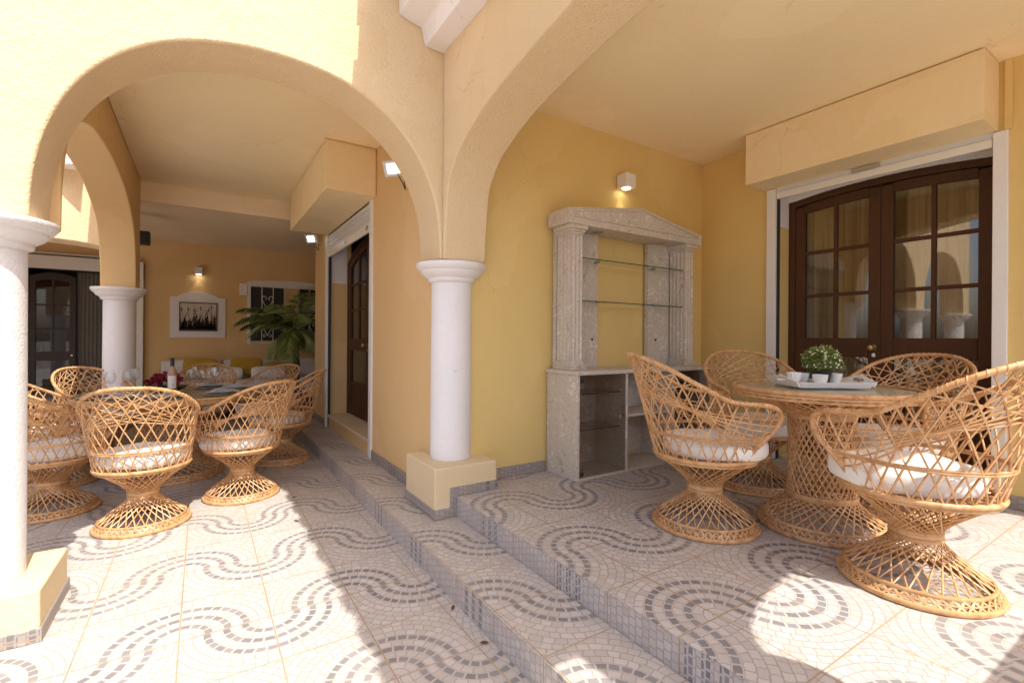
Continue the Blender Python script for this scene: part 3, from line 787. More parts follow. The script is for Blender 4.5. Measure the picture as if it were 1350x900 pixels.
# upper part
uy = 2.70
def pil(x0, x1):
    b = MB()
    w_ = x1-x0; n = 4
    # fluted front and outer side
    pts = []
    def flute(ax0, ax1, n_):
        res = []; s_ = (ax1-ax0)/n_
        for i in range(n_):
            c_ = ax0+s_*(i+.5)
            for k in range(7):
                a = PI*k/6
                res.append((c_-s_*.36*math.cos(a), .007*math.sin(a)))
        return res
    fr_ = flute(x0, x1, 3)
    pts = [(x0, uy)]+[(x, uy+d) for x, d in fr_]+[(x1, uy)]
    sd = flute(uy, 2.86, 4)
    pts += [(x1-d, y) for y, d in sd]+[(x1, 2.86)]
    pts += [(x0, 2.86)]+[(x0+d, y) for y, d in sd[::-1]]
    b.prism(pts, lambda p, k: (p[0], p[1], cz+.06 if k == 0 else 2.035))
    # base and cap mouldings
    for (z0, z1, e) in ((cz+.001, cz+.024, .024), (cz+.024, cz+.045, .015), (cz+.045, cz+.0605, .007), (2.034, 2.05, .006), (2.05, 2.068, .015), (2.068, 2.098, .028)):
        b.box(x0-e, x1+e, uy-e, 2.868, z0, z1)
    return b.build('pilaster', M['marble'], t, off, bevel=.002)
pil(2.255, 2.365); pil(3.545, 3.655)
for (xa, xb) in ((2.255, 2.68), (3.27, 3.655)):
    o = MB().box(xa, xb, 2.872, 2.912, cz+.001, 2.099).build('back_slab', M['marble'], t, off)
    for xx in (xa+.10, xb-.06):
        bb = MB(); disc_y(bb, xx, 2.8715, 1.26, .010, .006, 12); bb.build('shelf_pin', M['black'], o, off)
ent = [(2.205, 2.10), (3.735, 2.10), (3.735, 2.175), (2.97, 2.318), (2.205, 2.215)]
ent = [(2.200, 2.10), (3.735, 2.10), (3.735, 2.185), (2.985, 2.318), (2.975, 2.318), (2.200, 2.210)]
en = MB().prism(ent, lambda p, k: (p[0], uy-.03 if k == 0 else 2.914, p[1])).build('pediment', M['marble'], t, off, bevel=.003)
mo = MB()
def strip(p0, p1, d, th):
    dx, dz = p1[0]-p0[0], p1[1]-p0[1]; l = math.hypot(dx, dz); nx, nz = -dz/l*th, dx/l*th
    mo.prism([p0, p1, (p1[0]+nx, p1[1]+nz), (p0[0]+nx, p0[1]+nz)], lambda p, k: (p[0], uy-.03-d if k == 0 else uy-.0305, p[1]))
strip((2.26, 2.148), (3.68, 2.148), .010, .012)
strip((2.24, 2.186), (2.97, 2.287), .010, .014); strip((2.99, 2.287), (3.70, 2.161), .010, .014)
mo.build('moulding', M['marble'], en, off, bevel=.003)
for xx in (2.60, 3.33):
    lr = MB(); lr.lathe([(.026, -.004), (.040, -.004), (.040, 0), (.026, 0)], (xx, 2.79, 2.0985), 24, cap=False)
    lr.build('downlight', M['brass'], en, off)
for z in (1.545, 1.865):
    o = MB().box(2.368, 3.542, uy+.02, 2.868, z, z+.007).build('glass_shelf', M['shelfglass'], t, off)
    MB().box(2.368, 3.542, uy+.0165, uy+.0195, z, z+.007).build('edge', M['glassedge'], o, off)
    for xx in (2.66, 3.32): MB().box(xx-.012, xx+.012, 2.84, 2.868, z+.0075, z+.02).build('clip', M['black'], o, off)

# ------------------------------------------------------------------ wicker chairs
def pol(r, a, z): return (r*math.cos(a), r*math.sin(a), z)
def ruled(mb, r0, z0, r1, z1, n, tw, tr, sides=4, bow=0):
    for i in range(n):
        for s_ in (1, -1):
            a = 2*PI*i/n
            mb.tube([pol(r0, a, z0), pol(r1, a+s_*tw, z1)], tr*random.uniform(.88, 1.12), sides)
def build_chair():
    t = thing('wicker_chair', '', 'chair')
    R0, ZS = .262, .388
    b = MB()
    # foot band
    b.ring(.264, .012, .011, 56); b.ring(.240, .052, .008, 56); b.ring(.252, .032, .004, 56, 5)
    for i in range(44):
        for s_ in (1, -1):
            a = 2*PI*i/44; b.tube([pol(.262, a, .014), pol(.241, a+s_*.17, .051)], .0052, 4)
    ruled(b, .240, .052, .083, .198, 30, R(64), .0036)
    for z in (.190, .200, .210, .220): b.ring(.086, z, .0065, 32, 6)
    ruled(b, .083, .214, .250, .372, 28, R(64), .0036)
    b.ring(.252, .372, .008, 56)
    p = b.build('pedestal', M['wicker'], t, smooth=60)
    sr = MB(); sr.ring(R0, ZS, .012, 60, 8); sr.ring(R0-.004, ZS-.016, .007, 60, 6)
    for i in range(12):       # woven support under the cushion
        a = PI*i/12; sr.tube([pol(.255, a, ZS-.004), pol(.255, a+PI, ZS-.004)], .004, 4)
    sr.build('seat_ring', M['wicker'], t, smooth=60)
    # shell: phi measured from the back (-x); the rim falls straight to flat arms that curl down in front
    tab = [(0, .918), (15, .912), (30, .887), (45, .847), (60, .795), (75, .748), (86, .716), (95, .70), (106, .692), (118, .688), (128, .682), (136, .668), (141, .642), (142, .612), (139, .575), (133, .53), (126, .48), (120, .43), (114, .388)]
    edge = [(.388, 114), (.43, 120), (.48, 126), (.53, 133), (.575, 139), (.612, 142), (.642, 141), (.668, 136), (.682, 128), (.70, 112)]
    def H(ph):
        d = abs(math.degrees(ph))
        for (a, h), (b_, h2) in zip(tab[:12], tab[1:13]):
            if d <= b_: return h+(h2-h)*(d-a)/(b_-a)
        return .61
    def LIM(z):
        for (a, h), (b_, h2) in zip(edge, edge[1:]):
            if z <= b_: return R(h+(h2-h)*max(0, z-a)/(b_-a))
        return R(130)
    def S(ph, z):
        # circle at the seat ring, higher up the sides run straight forward as arms
        s_ = .13+.14*max(math.cos(ph), -.1); r = R0+s_*max(0, z-ZS)
        cxx, cyy = -r*math.cos(ph), r*math.sin(ph)
        if abs(ph) > PI/2:
            d = abs(ph)-PI/2; sx, sy = r*d*1.02, math.copysign(r*(1-.10*d*d), ph)
            w_ = max(0, min(1, (z-ZS)/.17)); w_ = w_*w_*(3-2*w_)
            cxx += (sx-cxx)*w_; cyy += (sy-cyy)*w_
        return (cxx, cyy, z)
    tt = [(-R(a), h) for a, h in tab[::-1]]+[(R(a), h) for a, h in tab[1:]]
    tt = spline(tt, 5)
    rimp = [S(a, z) for a, z in tt]
    rm = MB(); rm.tube(rimp, .0115, 8)
    # wrapping of the rim: a thin cane spiralling round it
    L_ = 0; sp = []
    P = [Vector(q) for q in rimp]
    for i in range(len(P)-1):
        d = P[i+1]-P[i]; n = max(1, int(d.length/.004))
        for k in range(n):
            L_ += d.length/n; q = P[i]+d*(k/n); dn = d.normalized()
            u_ = dn.orthogonal().normalized() if False else (dn.cross(Vector((0, 0, 1))) if abs(dn.z) < .95 else Vector((1, 0, 0)))
            u_.normalize(); w_ = u_.cross(dn)
            an = L_*2*PI/.028
            sp.append(q+u_*math.cos(an)*.0115+w_*math.sin(an)*.0115)
    rm.tube(sp, .0032, 4)
    rm.build('rim', M['wicker'], t, smooth=60)
    bk = MB()
    N = 20; mx = R(127)
    for i in range(N+12):
        ph0 = -mx-R(45)+(2*mx+R(90))*(i+random.uniform(-.16, .16))/(N+11)
        for s_ in (1, -1):
            slope = 1.5*s_*random.uniform(.93, 1.07)
            pts = []; z = ZS
            inside = False
            while z < 1.0:
                ph = ph0+slope*(z-ZS)
                lim = abs(ph) <= LIM(z)
                if lim and z <= H(ph): pts.append(S(ph, z))
                elif pts: break
                z += .045
            if len(pts) >= 2:
                # run on up to the rim
                lo, hi = z-.045, z
                for _ in range(14):
                    mid = (lo+hi)/2; ph = ph0+slope*(mid-ZS)
                    if abs(ph) <= LIM(mid) and mid <= H(ph): lo = mid
                    else: hi = mid
                pts.append(S(ph0+slope*(lo-ZS), lo))
                bk.tube(pts, .0039*random.uniform(.9, 1.12), 4)
    # long shallow canes from each arm across to the far side
    for s_ in (1, -1):
        for i in range(6):
            z0 = .46+i*.030; pe = R(-8+i*14); ze = H(pe); n = 14; pts = []
            for k in range(n+1):
                q = k/n; ph0_ = -LIM(z0); ph = ph0_+(pe-ph0_)*q; z = z0+(ze-z0)*q**1.5
                pts.append(tuple(1.0*c for c in S(ph*s_, min(z, H(ph)))))
            bk.tube(pts, .0037, 4)
    bk.tube([S(R(-129+258*i/40), .508) for i in range(41)], .006, 6)
    bk.tube([S(R(-129+258*i/40), .518) for i in range(41)], .004, 5)
    bk.build('woven_back', M['wicker'], t, smooth=60)
    # cushion: a soft puffed disc, pushed forward of the ring
    cu = MB(); seg = 48; prof = [(0, .0), (.15, .0), (.24, .0), (.257, .006), (.2635, .018), (.2655, .040), (.2645, .062), (.2605, .073), (.250, .081), (.225, .086), (.15, .089), (0, .091)]
    for i in range(seg):
        a = 2*PI*i/seg
        for r, z in prof:
            wv = 1+.005*math.sin(a*5+1)+.004*math.sin(a*11)
            cu.v.append((.050+r*wv*1.0*math.cos(a), r*wv*math.sin(a)*.985, ZS+.008+z+(.003*math.sin(a*3)+.002*math.sin(7*a))*(r/.25)))
    n = len(prof)
    for i in range(seg):
        j = (i+1) % seg
        for k in range(n-1): cu.f.append((i*n+k, j*n+k, j*n+k+1, i*n+k+1))
    c = cu.build('cushion', M['cushion'], t, smooth='weld')
    pp = MB(); pp.tube([(.050+.266*math.cos(2*PI*i/48), .262*math.sin(2*PI*i/48), ZS+.008+.070) for i in range(48)], .004, 5, True)
    pp.v = [(.050+(x-.050)*.965, y*.965, z) for x, y, z in pp.v]
    pp.build('piping', M['cushion'], c, smooth=60)
    return t
protos = [build_chair() for _ in range(3)]
first = {}
GT, GD = 'wicker chairs around the terrace tea table', 'wicker chairs around the dining table'
chairs = [
 (2.305, 1.62, TE, -34, 'wicker chair seen side-on, its tall back before the marble cabinet', GT),
 (3.21, 1.85, TE, -128, 'wicker chair facing the photographer in the corner between cabinet and doors', GT),
 (2.50, .76, TE, 84, 'nearest wicker chair at the right edge, half in sunlight', GT),
 (3.45, 1.15, TE, 172, 'wicker chair between the tea table and the brown doors', GT),
 (-.325, 4.06, 0, 85, 'sunlit wicker chair seen from behind in front of the dining table', GD),
 (.275, 4.39, 0, 128, 'sunlit wicker chair turned left, nearest to the steps', GD),
 (.70, 5.40, 0, 172, 'shaded wicker chair close to the step, right side of the dining table', GD),
 (-.90, 4.68, 0, 38, 'shaded wicker chair half hidden by the left column', GD),
 (-1.02, 5.55, 0, 5, 'wicker chair on the far left of the dining table, mostly hidden', GD),
 (-.80, 6.02, 0, -50, 'wicker chair with its back against the far white column', GD),
 (.03, 6.72, 0, -98, 'wicker chair behind the wine bottle, before the white sofa', GD),
 (.62, 6.30, 0, -140, 'wicker chair at the back right of the dining table, before the palm', GD),
]
for i, (x, y, z, a, lb, g) in enumerate(chairs):
    k = (0, 1, 2, 1, 2, 0, 1, 1, 0, 2, 1, 0)[i]
    o = copy_tree(protos[k]) if k in first else protos[k]; first[k] = True
    o.location = (x, y, z); o.rotation_euler = (0, 0, R(a)); o['label'] = lb; o['group'] = g
    if i == 2: o.scale = (1, 1, 1.03)

# ------------------------------------------------------------------ tables
def table(name, label, loc, rt_, rb, h, rm_, nst, glassr, mat='mat'):
    t = thing(name, label, 'table', loc)
    b = MB()
    b.ring(rb, .013, .012, 64); b.ring(rb-.022, .055, .008, 64); b.ring(rb-.011, .034, .004, 64, 5)
    for i in range(52):
        for s_ in (1, -1):
            a = 2*PI*i/52; b.tube([pol(rb-.001, a, .015), pol(rb-.021, a+s_*.15, .054)], .0052, 4)
    ruled(b, rb-.022, .055, rm_+.006, .17, nst, R(38), .0044)
    for z in (.166, .176, .186): b.ring(rm_+.010, z, .0065, 44, 6)
    for i in range(nst):
        for s_ in (1, -1):
            a = 2*PI*i/nst; b.tube([pol(rm_+.004-.006*math.sin(PI*k/8), a+s_*R(78)*k/8, .18+(h-.335)*k/8) for k in range(9)], .0046*random.uniform(.9, 1.1), 4)
    for z in (h-.160, h-.150): b.ring(rm_+.002, z, .0065, 44, 6)
    ruled(b, rm_, h-.15, rt_-.02, h-.045, nst+6, R(48), .0045)
    b.build('pedestal', M['wicker'], t, smooth=60)
    q = MB(); q.ring(rt_-.012, h-.045, .008, 64); q.ring(rt_, h-.010, .012, 72, 8); q.ring(rt_-.004, h-.028, .006, 64)
    for i in range(60):
        for s_ in (1, -1):
            a = 2*PI*i/60; q.tube([pol(rt_-.012, a, h-.045), pol(rt_-.001, a+s_*.14, h-.012)], .005, 4)
    q.build('rim', M['wicker'], t, smooth=60)
    MB().lathe([(.001, h-.008), (glassr, h-.008), (glassr+.002, h-.004), (glassr, h), (.001, h)], seg=64, cap=False).build('glass_top', M['tableglass'], t, smooth=True)
    MB().lathe([(.001, h-.022), (rt_-.015, h-.022), (rt_-.015, h-.012), (.001, h-.012)], seg=48, cap=False).build('woven_top', M[mat], t)
    return t
TH = .755
TX, TY = 2.815, 1.266
table('tea_table', 'round wicker tea table with a glass top on the terrace', (TX, TY, TE), .43, .30, TH, .155, 34, .418, 'topmat')
DX, DYY = -.22, 5.36
table('dining_table', 'large round wicker dining table with a glass top in the shaded porch', (DX, DYY, 0), .70, .40, .75, .22, 34, .69)

# tea things -------------------------------------------------
zt = TE+TH+.0005
tr = thing('serving_tray', 'white lacquered tray with cut-out handles on the tea table', 'tray', (TX+.01, TY+.01, zt), R(-33))
Wt, Dt = .185, .125
MB().box(-Wt, Wt, -Dt, Dt, .001, .008).build('tray_base', M['tray'], tr, bevel=.002)
mb = MB()
for s_ in (-1, 1):      # long low sides
    mb.prism([(-Wt, .0085), (Wt, .0085), (Wt+.012, .03), (-Wt-.012, .03)], lambda p, k: (p[0], s_*(Dt-.007 if k == 0 else Dt)+s_*(p[1])*.5, p[1]))
mb.build('side', M['tray'], tr, bevel=.001)
for s_ in (-1, 1):
    e = MB(); n = 14
    # arched end boards with an oval slot: outer arch and slot joined as a strip
    outer = [(-Dt-.01, .0085)]+[(-Dt-.012+(2*Dt+.024)*i/n, .03+.035*math.sin(PI*i/n)) for i in range(n+1)]+[(Dt+.01, .0085)]
    slot = []
    for i in range(24):
        a = 2*PI*i/24; slot.append((.045*math.copysign(abs(math.cos(a))**.6, math.cos(a)), .035+.010*math.sin(a)))
    # ring of quads between slot and a matching boundary
    bnd = []
    for (x, z) in slot:
        a = math.atan2((z-.035)/.010, x/.045)
        X = max(-Dt-.01, min(Dt+.01, math.cos(a)*3*Dt)); top_ = .03+.035*math.sin(PI*max(0, min(1, (X+Dt+.012)/(2*Dt+.024))))
        Z = .035+max(-1, min(1, math.sin(a)*1.6))*(top_-.035 if math.sin(a) > 0 else .0265)
        bnd.append((X, Z))
    for th_, sgn in ((0, 1), (.007, -1)):
        b0 = len(e.v)
        for (x, z) in slot: e.v.append((s_*(Wt+th_+z*.5), x, z))
        for (x, z) in bnd: e.v.append((s_*(Wt+th_+z*.5), x, z))
        for i in range(24):
            j = (i+1) % 24; e.f.append((b0+i, b0+j, b0+24+j, b0+24+i))
    for i in range(24):
        j = (i+1) % 24; e.f.append((i, j, 48+j, 48+i)); e.f.append((24+i, 24+j, 72+j, 72+i))
    e.build('end_board', M['tray'], tr)

def tray_pt(x, y):
    c, s_ = math.cos(R(-33)), math.sin(R(-33)); return (TX+.01+x*c-y*s_, TY+.01+x*s_+y*c)
def cup(label, x, y, z, rz, saucer=False):
    t = thing('cup', label, 'cup', (x, y, z), R(rz), 'white cups on the tea tray'); t.scale = (1.08, 1.08, 1.08)
    zz = 0
    if saucer:
        MB().lathe([(.0, .001), (.035, .001), (.062, .010), (.063, .012), (.036, .006), (.0, .005)], seg=36, cap=False).build('saucer', M['ceramic'], t, smooth=True); zz = .006
    MB().lathe([(0, zz+.001), (.020, zz+.001), (.022, zz+.006), (.030, zz+.022), (.035, zz+.052), (.033, zz+.052), (.028, zz+.022), (.018, zz+.009), (0, zz+.008)], seg=36, cap=False).build('bowl', M['ceramic'], t, smooth=50)
    MB().tube(spline([(.033, 0, zz+.044), (.047, 0, zz+.046), (.053, 0, zz+.032), (.044, 0, zz+.018), (.030, 0, zz+.016)], 5), .0035, 6).build('handle', M['ceramic'], t, smooth=60)
zb = zt+.0085
for (x, y, rz, lb, sc) in ((-.125, .03, 200, 'white cup on a saucer at the left end of the tray', True), (-.055, .075, 30, 'white cup behind another, left of the black flower pot', False),
                           (-.03, -.045, 20, 'white cup in front, nearest the tray edge, handle to the right', False), (.125, .07, 150, 'white cup at the right behind the tray handle', False)):
    X, Y = tray_pt(x, y); cup(lb, X, Y, zb, rz, sc)
sp = thing('teaspoon', 'small steel teaspoon lying between the cups on the tray', 'spoon', (*tray_pt(-.08, -.03), zb), R(10))
MB().tube([(-.06, 0, .004), (.02, 0, .006)], .0022, 6).build('handle', M['steel'], sp)
b = MB(); b.lathe([(0, .001), (.010, .002), (.014, .006), (.010, .005), (0, .003)], (.034, 0, 0), 16, cap=False); b.build('bowl', M['steel'], sp, smooth=True)

px, py = tray_pt(.04, .045)
pt = thing('potted_plant', 'small bushy plant with cream flowers in a black pot on the tray', 'potted plant', (px, py, zb)); pt.scale = (.74, .74, .76)
MB().lathe([(0, .001), (.042, .001), (.046, .01), (.062, .095), (.064, .105), (.058, .105), (.055, .085), (0, .085)], seg=32, cap=False).build('pot', M['pot'], pt, smooth=45)
lf = MB(); fl = MB(); stm = MB()
rnd = random.Random(3)
for i in range(1500):
    th = rnd.uniform(0, 2*PI); ph = math.acos(rnd.uniform(-.45, 1)); rr = .125*rnd.uniform(.45, 1)**.5*(1+.13*math.sin(3*th+2*ph))
    d = Vector((math.sin(ph)*math.cos(th), math.sin(ph)*math.sin(th), math.cos(ph)))
    c = Vector((0, 0, .155))+Vector((d.x*rr, d.y*rr, d.z*rr*.88))
    a = (d+Vector((rnd.gauss(0, .5), rnd.gauss(0, .5), rnd.gauss(0, .5)))).normalized(); s_ = a.orthogonal().normalized()
    s_ = Matrix.Rotation(rnd.uniform(0, 6.28), 3, a) @ s_
    l = rnd.uniform(.012, .024); w_ = l*.3; nn = a.cross(s_)
    b0 = c
    lf.add([b0, b0+a*l*.5+s_*w_+nn*.002, b0+a*l, b0+a*l*.5-s_*w_+nn*.002], [(0, 1, 2), (0, 2, 3)])
for i in range(120):
    th = rnd.uniform(0, 2*PI); ph = math.acos(rnd.uniform(-.3, 1))
    d = Vector((math.sin(ph)*math.cos(th), math.sin(ph)*math.sin(th), math.cos(ph))); c = Vector((0, 0, .157))+Vector((d.x, d.y, d.z*.88))*.125*rnd.uniform(.92, 1.1)
    s_ = d.orthogonal().normalized(); n_ = d.cross(s_)
    for k in range(5):
        an = 2*PI*k/5+rnd.random(); o_ = s_*math.cos(an)+n_*math.sin(an); q = rnd.uniform(.004, .007)
        fl.add([c, c+o_*q+d*.004+d.cross(o_)*.004, c+o_*q*1.4+d*.002, c+o_*q+d*.004-d.cross(o_)*.004], [(0, 1, 2, 3)])
    if i % 3 == 0: stm.tube([(0, 0, .085), tuple(c)], .0011, 3)
lf.build('foliage', M['leaf'], pt); fl.build('flowers', M['petal'], pt); stm.build('stems', M['leaf'], pt)

# dining things ----------------------------------------------
zt = .7505
def dp(r, a): return (DX+r*math.cos(R(a)), DYY+r*math.sin(R(a)))
def plate(label, r, a):
    x, y = dp(r, a)
    t = thing('place_setting', label, 'place setting', (x, y, zt), R(a), 'plates laid on the dining table')
    MB().lathe([(0, .001), (.165, .001), (.165, .004), (0, .004)], seg=40, cap=False).build('placemat', M['mat'], t)
    MB().lathe([(0, .0045), (.07, .0045), (.125, .014), (.132, .018), (.124, .017), (.07, .009), (0, .009)], seg=44, cap=False).build('dinner_plate', M['plate'], t, smooth=True)
    MB().lathe([(0, .0115), (.055, .0115), (.095, .026), (.10, .030), (.094, .028), (.055, .016), (0, .016)], seg=40, cap=False).build('small_plate', M['plate'], t, smooth=True)
    MB().prism([(-.07, -.025), (.07, -.035), (.075, .03), (-.065, .035)], lambda p, k: (p[0], p[1], .031 if k == 0 else .044+.004*math.sin(p[0]*60))).build('napkin', M['napkin'], t, bevel=.004)
plate('white plate with napkin before the sunlit front chair', .50, -93)
plate('white plate with napkin at the right front of the dining table', .50, -40)
plate('white plate with napkin on the right side of the dining table', .50, 8)
plate('white plate with napkin at the back right of the dining table', .50, 52)
plate('white plate with napkin at the back of the dining table', .50, 100)
plate('white plate with napkin at the left of the dining table', .50, -165)
plate('white plate with napkin at the left front of the dining table', .50, -128)
def wineglass(label, r, a, s=1.0):
    x, y = dp(r, a)
    t = thing('wine_glass', label, 'wine glass', (x, y, zt), 0, 'wine glasses on the dining table')
    MB().lathe([(0, .001), (.034*s, .001), (.034*s, .003), (.006, .008), (.0045, .05*s), (.0045, .085*s), (.018*s, .096*s)], seg=24, cap=False).build('stem', M['wineglass'], t, smooth=True)
    MB().lathe([(.004, .093*s), (.030*s, .108*s), (.040*s, .135*s), (.038*s, .165*s), (.032*s, .195*s), (.0305*s, .195*s), (.036*s, .165*s), (.038*s, .136*s), (.028*s, .11*s), (.002, .0955*s)], seg=28, cap=False).build('bowl', M['wineglass'], t, smooth=True)
for r, a, s, lb in ((.45, 176, 1.0, 'leftmost wine glass on the dining table'), (.36, 160, 1.0, 'wine glass second from the left on the dining table'), (.38, 142, 1.1, 'tall wine glass before the far white column'),
                    (.26, 60, 1.0, 'wine glass just right of the wine bottle'), (.30, 40, .95, 'wine glass in the middle of the right-hand group'), (.36, 62, 1.1, 'wine glass at the back of the right-hand group'), (.36, 25, 1.1, 'wine glass right of the bottle, nearest the plates')):
    wineglass(lb, r, a, s)
bx_, by_ = DX+.00, DYY-.18
t = thing('wine_bottle', 'pink wine bottle with a white label on the dining table', 'bottle', (bx_, by_, zt))
MB().lathe([(0, .001), (.034, .001), (.037, .006), (.037, .185), (.034, .205), (.020, .232), (.0145, .25), (.0145, .262), (0, .262)], seg=32, cap=False).build('body', M['wine'], t, smooth=45)
MB().lathe([(.0152, .245), (.0155, .262), (.0155, .318), (.012, .321), (0, .321)], seg=24, cap=False).build('capsule', M['bottlecap'], t, smooth=45)
b = MB(); n = 14
for k in range(n+1):
    a = R(-140+100*k/n-0); b.v += [(.0376*math.cos(a), .0376*math.sin(a), .055), (.0376*math.cos(a), .0376*math.sin(a), .165)]
for k in range(n): b.f.append((2*k, 2*k+2, 2*k+3, 2*k+1))
b.build('label', M['label'], t, smooth=60)
b = MB()
for k in range(5):
    a0_ = R(-100); b.add([(.0379*math.cos(a0_+s), .0379*math.sin(a0_+s), z) for s, z in ((.25, .075+.005*k), (.55-.05*k, .078+.005*k), (.5-.03*k, .081+.006*k))], [(0, 1, 2)])
b.build('print', M['bottlecap'], t)
fx, fy = DX-.05, DYY+.02
t = thing('flower_bowl', 'dark bowl of crimson flowers behind the wine bottle', 'flower bowl', (fx, fy, zt))
MB().lathe([(0, .001), (.06, .001), (.075, .008), (.16, .05), (.165, .055), (.155, .053), (.07, .014), (0, .012)], seg=36, cap=False).build('bowl', M['black'], t, smooth=True)
fm = MB(); rnd = random.Random(5)
for q in range(52):
    th = rnd.uniform(0, 6.28); rr = .155*math.sqrt(rnd.random()); c0 = Vector((rr*math.cos(th), rr*math.sin(th), .065+.105*(1-(rr/.17)**2)+rnd.uniform(-.01, .01)))
    for k in range(16):
        d = Vector((rnd.gauss(0, 1), rnd.gauss(0, 1), rnd.gauss(.5, .8))).normalized(); s_ = d.orthogonal().normalized(); l = rnd.uniform(.018, .030)
        fm.add([c0, c0+d*l*.6+s_*l*.45, c0+d*l, c0+d*l*.6-s_*l*.45], [(0, 1, 2, 3)])
fm.build('flowers', M['red'], t)
t = thing('candle_jar', 'dark green candle jar behind the crimson flowers', 'jar', (DX-.13, DYY+.30, zt))
MB().lathe([(0, .001), (.035, .001), (.038, .006), (.038, .15), (.035, .153), (.033, .15), (.033, .012), (0, .012)], seg=28, cap=False).build('glass', M['rail'], t, smooth=45)
MB().lathe([(0, .013), (.031, .013), (.031, .10), (0, .10)], seg=20, cap=False).build('wax', M['label'], t, smooth=45)

# ------------------------------------------------------------------ sofa and pillows
def pad(mb, x0, x1, y0, y1, z0, z1, r=.04, puff=.02):
    """soft cushion: subdivided rounded box"""
    bm = bmesh.new(); bmesh.ops.create_cube(bm, size=1.0)
    bmesh.ops.subdivide_edges(bm, edges=bm.edges, cuts=7, use_grid_fill=True)
    cx, cy, cz_ = (x0+x1)/2, (y0+y1)/2, (z0+z1)/2; hx, hy, hz = (x1-x0)/2, (y1-y0)/2, (z1-z0)/2
    for v in bm.verts:
        p = v.co*2; q = Vector((p.x*hx, p.y*hy, p.z*hz))
        inner = Vector((max(-hx+r, min(hx-r, q.x)), max(-hy+r, min(hy-r, q.y)), max(-hz+r, min(hz-r, q.z))))
        d = q-inner
        if d.length > 1e-6: q = inner+d.normalized()*min(r, d.length)
        f = (1-p.x**2)*(1-p.y**2)*(1-p.z**2)
        bul = Vector((q.x*(1-p.y**2)*(1-p.z**2)/hx if hx else 0, q.y*(1-p.x**2)*(1-p.z**2)/hy, q.z*(1-p.x**2)*(1-p.y**2)/hz))*puff
        v.co = Vector((cx, cy, cz_))+q+bul
    vs = [tuple(v.co) for v in bm.verts]; bm.verts.index_update()
    fs = [tuple(v.index for v in f.verts) for f in bm.faces]; bm.free()
    mb.add(vs, fs); return mb
t = thing('sofa', 'long white-cushioned sofa with a dark wooden base along the far wall', 'sofa', (.55, 9.0, 0)); off = (.55, 9.0, 0)
MB().box(-.55, 1.95, 8.55, 9.33, .10, .40).build('base', M['sofawood'], t, off, bevel=.01)
for x in (-.5, 1.84):
    for y in (8.60, 9.25): MB().box(x, x+.07, y, y+.06, .002, .099).build('leg', M['sofawood'], t, off)
MB().box(-.62, -.552, 8.5, 9.33, .05, .62).build('arm', M['sofawood'], t, off, bevel=.01)
MB().box(1.952, 2.02, 8.5, 9.33, .05, .62).build('arm', M['sofawood'], t, off, bevel=.01)
for k in range(3):
    x0 = -.54+k*.83; pad(MB(), x0, x0+.81, 8.50, 9.10, .402, .575, .03, .012).build('seat_cushion', M['sofa'], t, off, smooth=80)
    pad(MB(), x0+.01, x0+.80, 9.12, 9.36, .58, .885, .025, .008).build('back_cushion', M['sofa'], t, off, smooth=80)
for (x, lb, m_) in ((-.02, 'mustard yellow pillow leaning at the left of the white sofa', 'yel_fabric'), (.62, 'mustard yellow pillow leaning in the middle of the white sofa', 'yel_fabric'), (1.12, 'mustard yellow pillow lying low before a white back cushion, near the palm', 'yel_fabric')):
    o = pad(MB(), -.22, .22, -.04, .04, -.13, .13, .02, .012).build('pillow', M[m_], smooth=80)
    o.location = (x, 9.03, .775 if x < 1 else .70); o.rotation_euler = (R(-12), R(2), 0)
    tag(o, lb, 'pillow', 'mustard pillows on the sofa')
for (x, lb) in ((.30, 'flat white pillow between the two left yellow pillows'), (.92, 'flat white pillow on the sofa right of the middle yellow pillow')):
    o = pad(MB(), -.24, .24, -.05, .05, -.09, .09, .03, .015).build('pillow', M['cushion'], smooth=80)
    o.location = (x, 8.80, .682); o.rotation_euler = (R(-8), 0, 0); tag(o, lb, 'pillow', 'white pillows on the sofa')

# ------------------------------------------------------------------ reed picture
t = thing('framed_picture', 'brown picture of reeds on a white plaster panel with a curved top', 'picture', (-.06, 9.4, 1.6)); off = (-.06, 9.4, 1.6)
x0, x1, z0, z1 = -.435, .33, 1.245, 1.90
top = spline([(x0, z1), (x0+.09, z1+.005), (x0+.13, z1+.03), (x0+.25, z1+.075), ((x0+x1)/2, z1+.095), (x1-.25, z1+.075), (x1-.13, z1+.03), (x1-.09, z1+.005), (x1, z1)], 4)
MB().prism([(x0, z0), (x1, z0)]+top[::-1], lambda p, k: (p[0], 9.372 if k == 0 else 9.399, p[1])).build('plaster_panel', M['whitesmooth'], t, off, bevel=.004)
a, b_, c, d = -.30, .195, 1.365, 1.80
MB().box(a, b_, 9.352, 9.371, c, d).build('canvas', M['paint_bg'], t, off)
f = MB().box(a-.012, b_+.012, 9.344, 9.3715, d, d+.014).box(a-.012, b_+.012, 9.344, 9.3715, c-.014, c).box(a-.012, a, 9.345, 9.3712, c, d).box(b_, b_+.012, 9.345, 9.3712, c, d)
f.build('frame', M['ddoor'], t, off)
r_ = MB(); rnd = random.Random(11)
def stroke(p0, p1, p2, w0, w1):
    n = 10; L_ = []; Rr = []
    for i in range(n+1):
        q = i/n; x = (1-q)**2*p0[0]+2*q*(1-q)*p1[0]+q*q*p2[0]; z = (1-q)**2*p0[1]+2*q*(1-q)*p1[1]+q*q*p2[1]; w_ = w0+(w1-w0)*q
        x = max(a+.004, min(b_-.004, x)); z = min(d-.004, max(c+.002, z))
        L_.append((x-w_, z)); Rr.append((x+w_, z))
    r_.prism(L_+Rr[::-1], lambda p, k: (p[0], 9.3500 if k == 0 else 9.3515, p[1]))
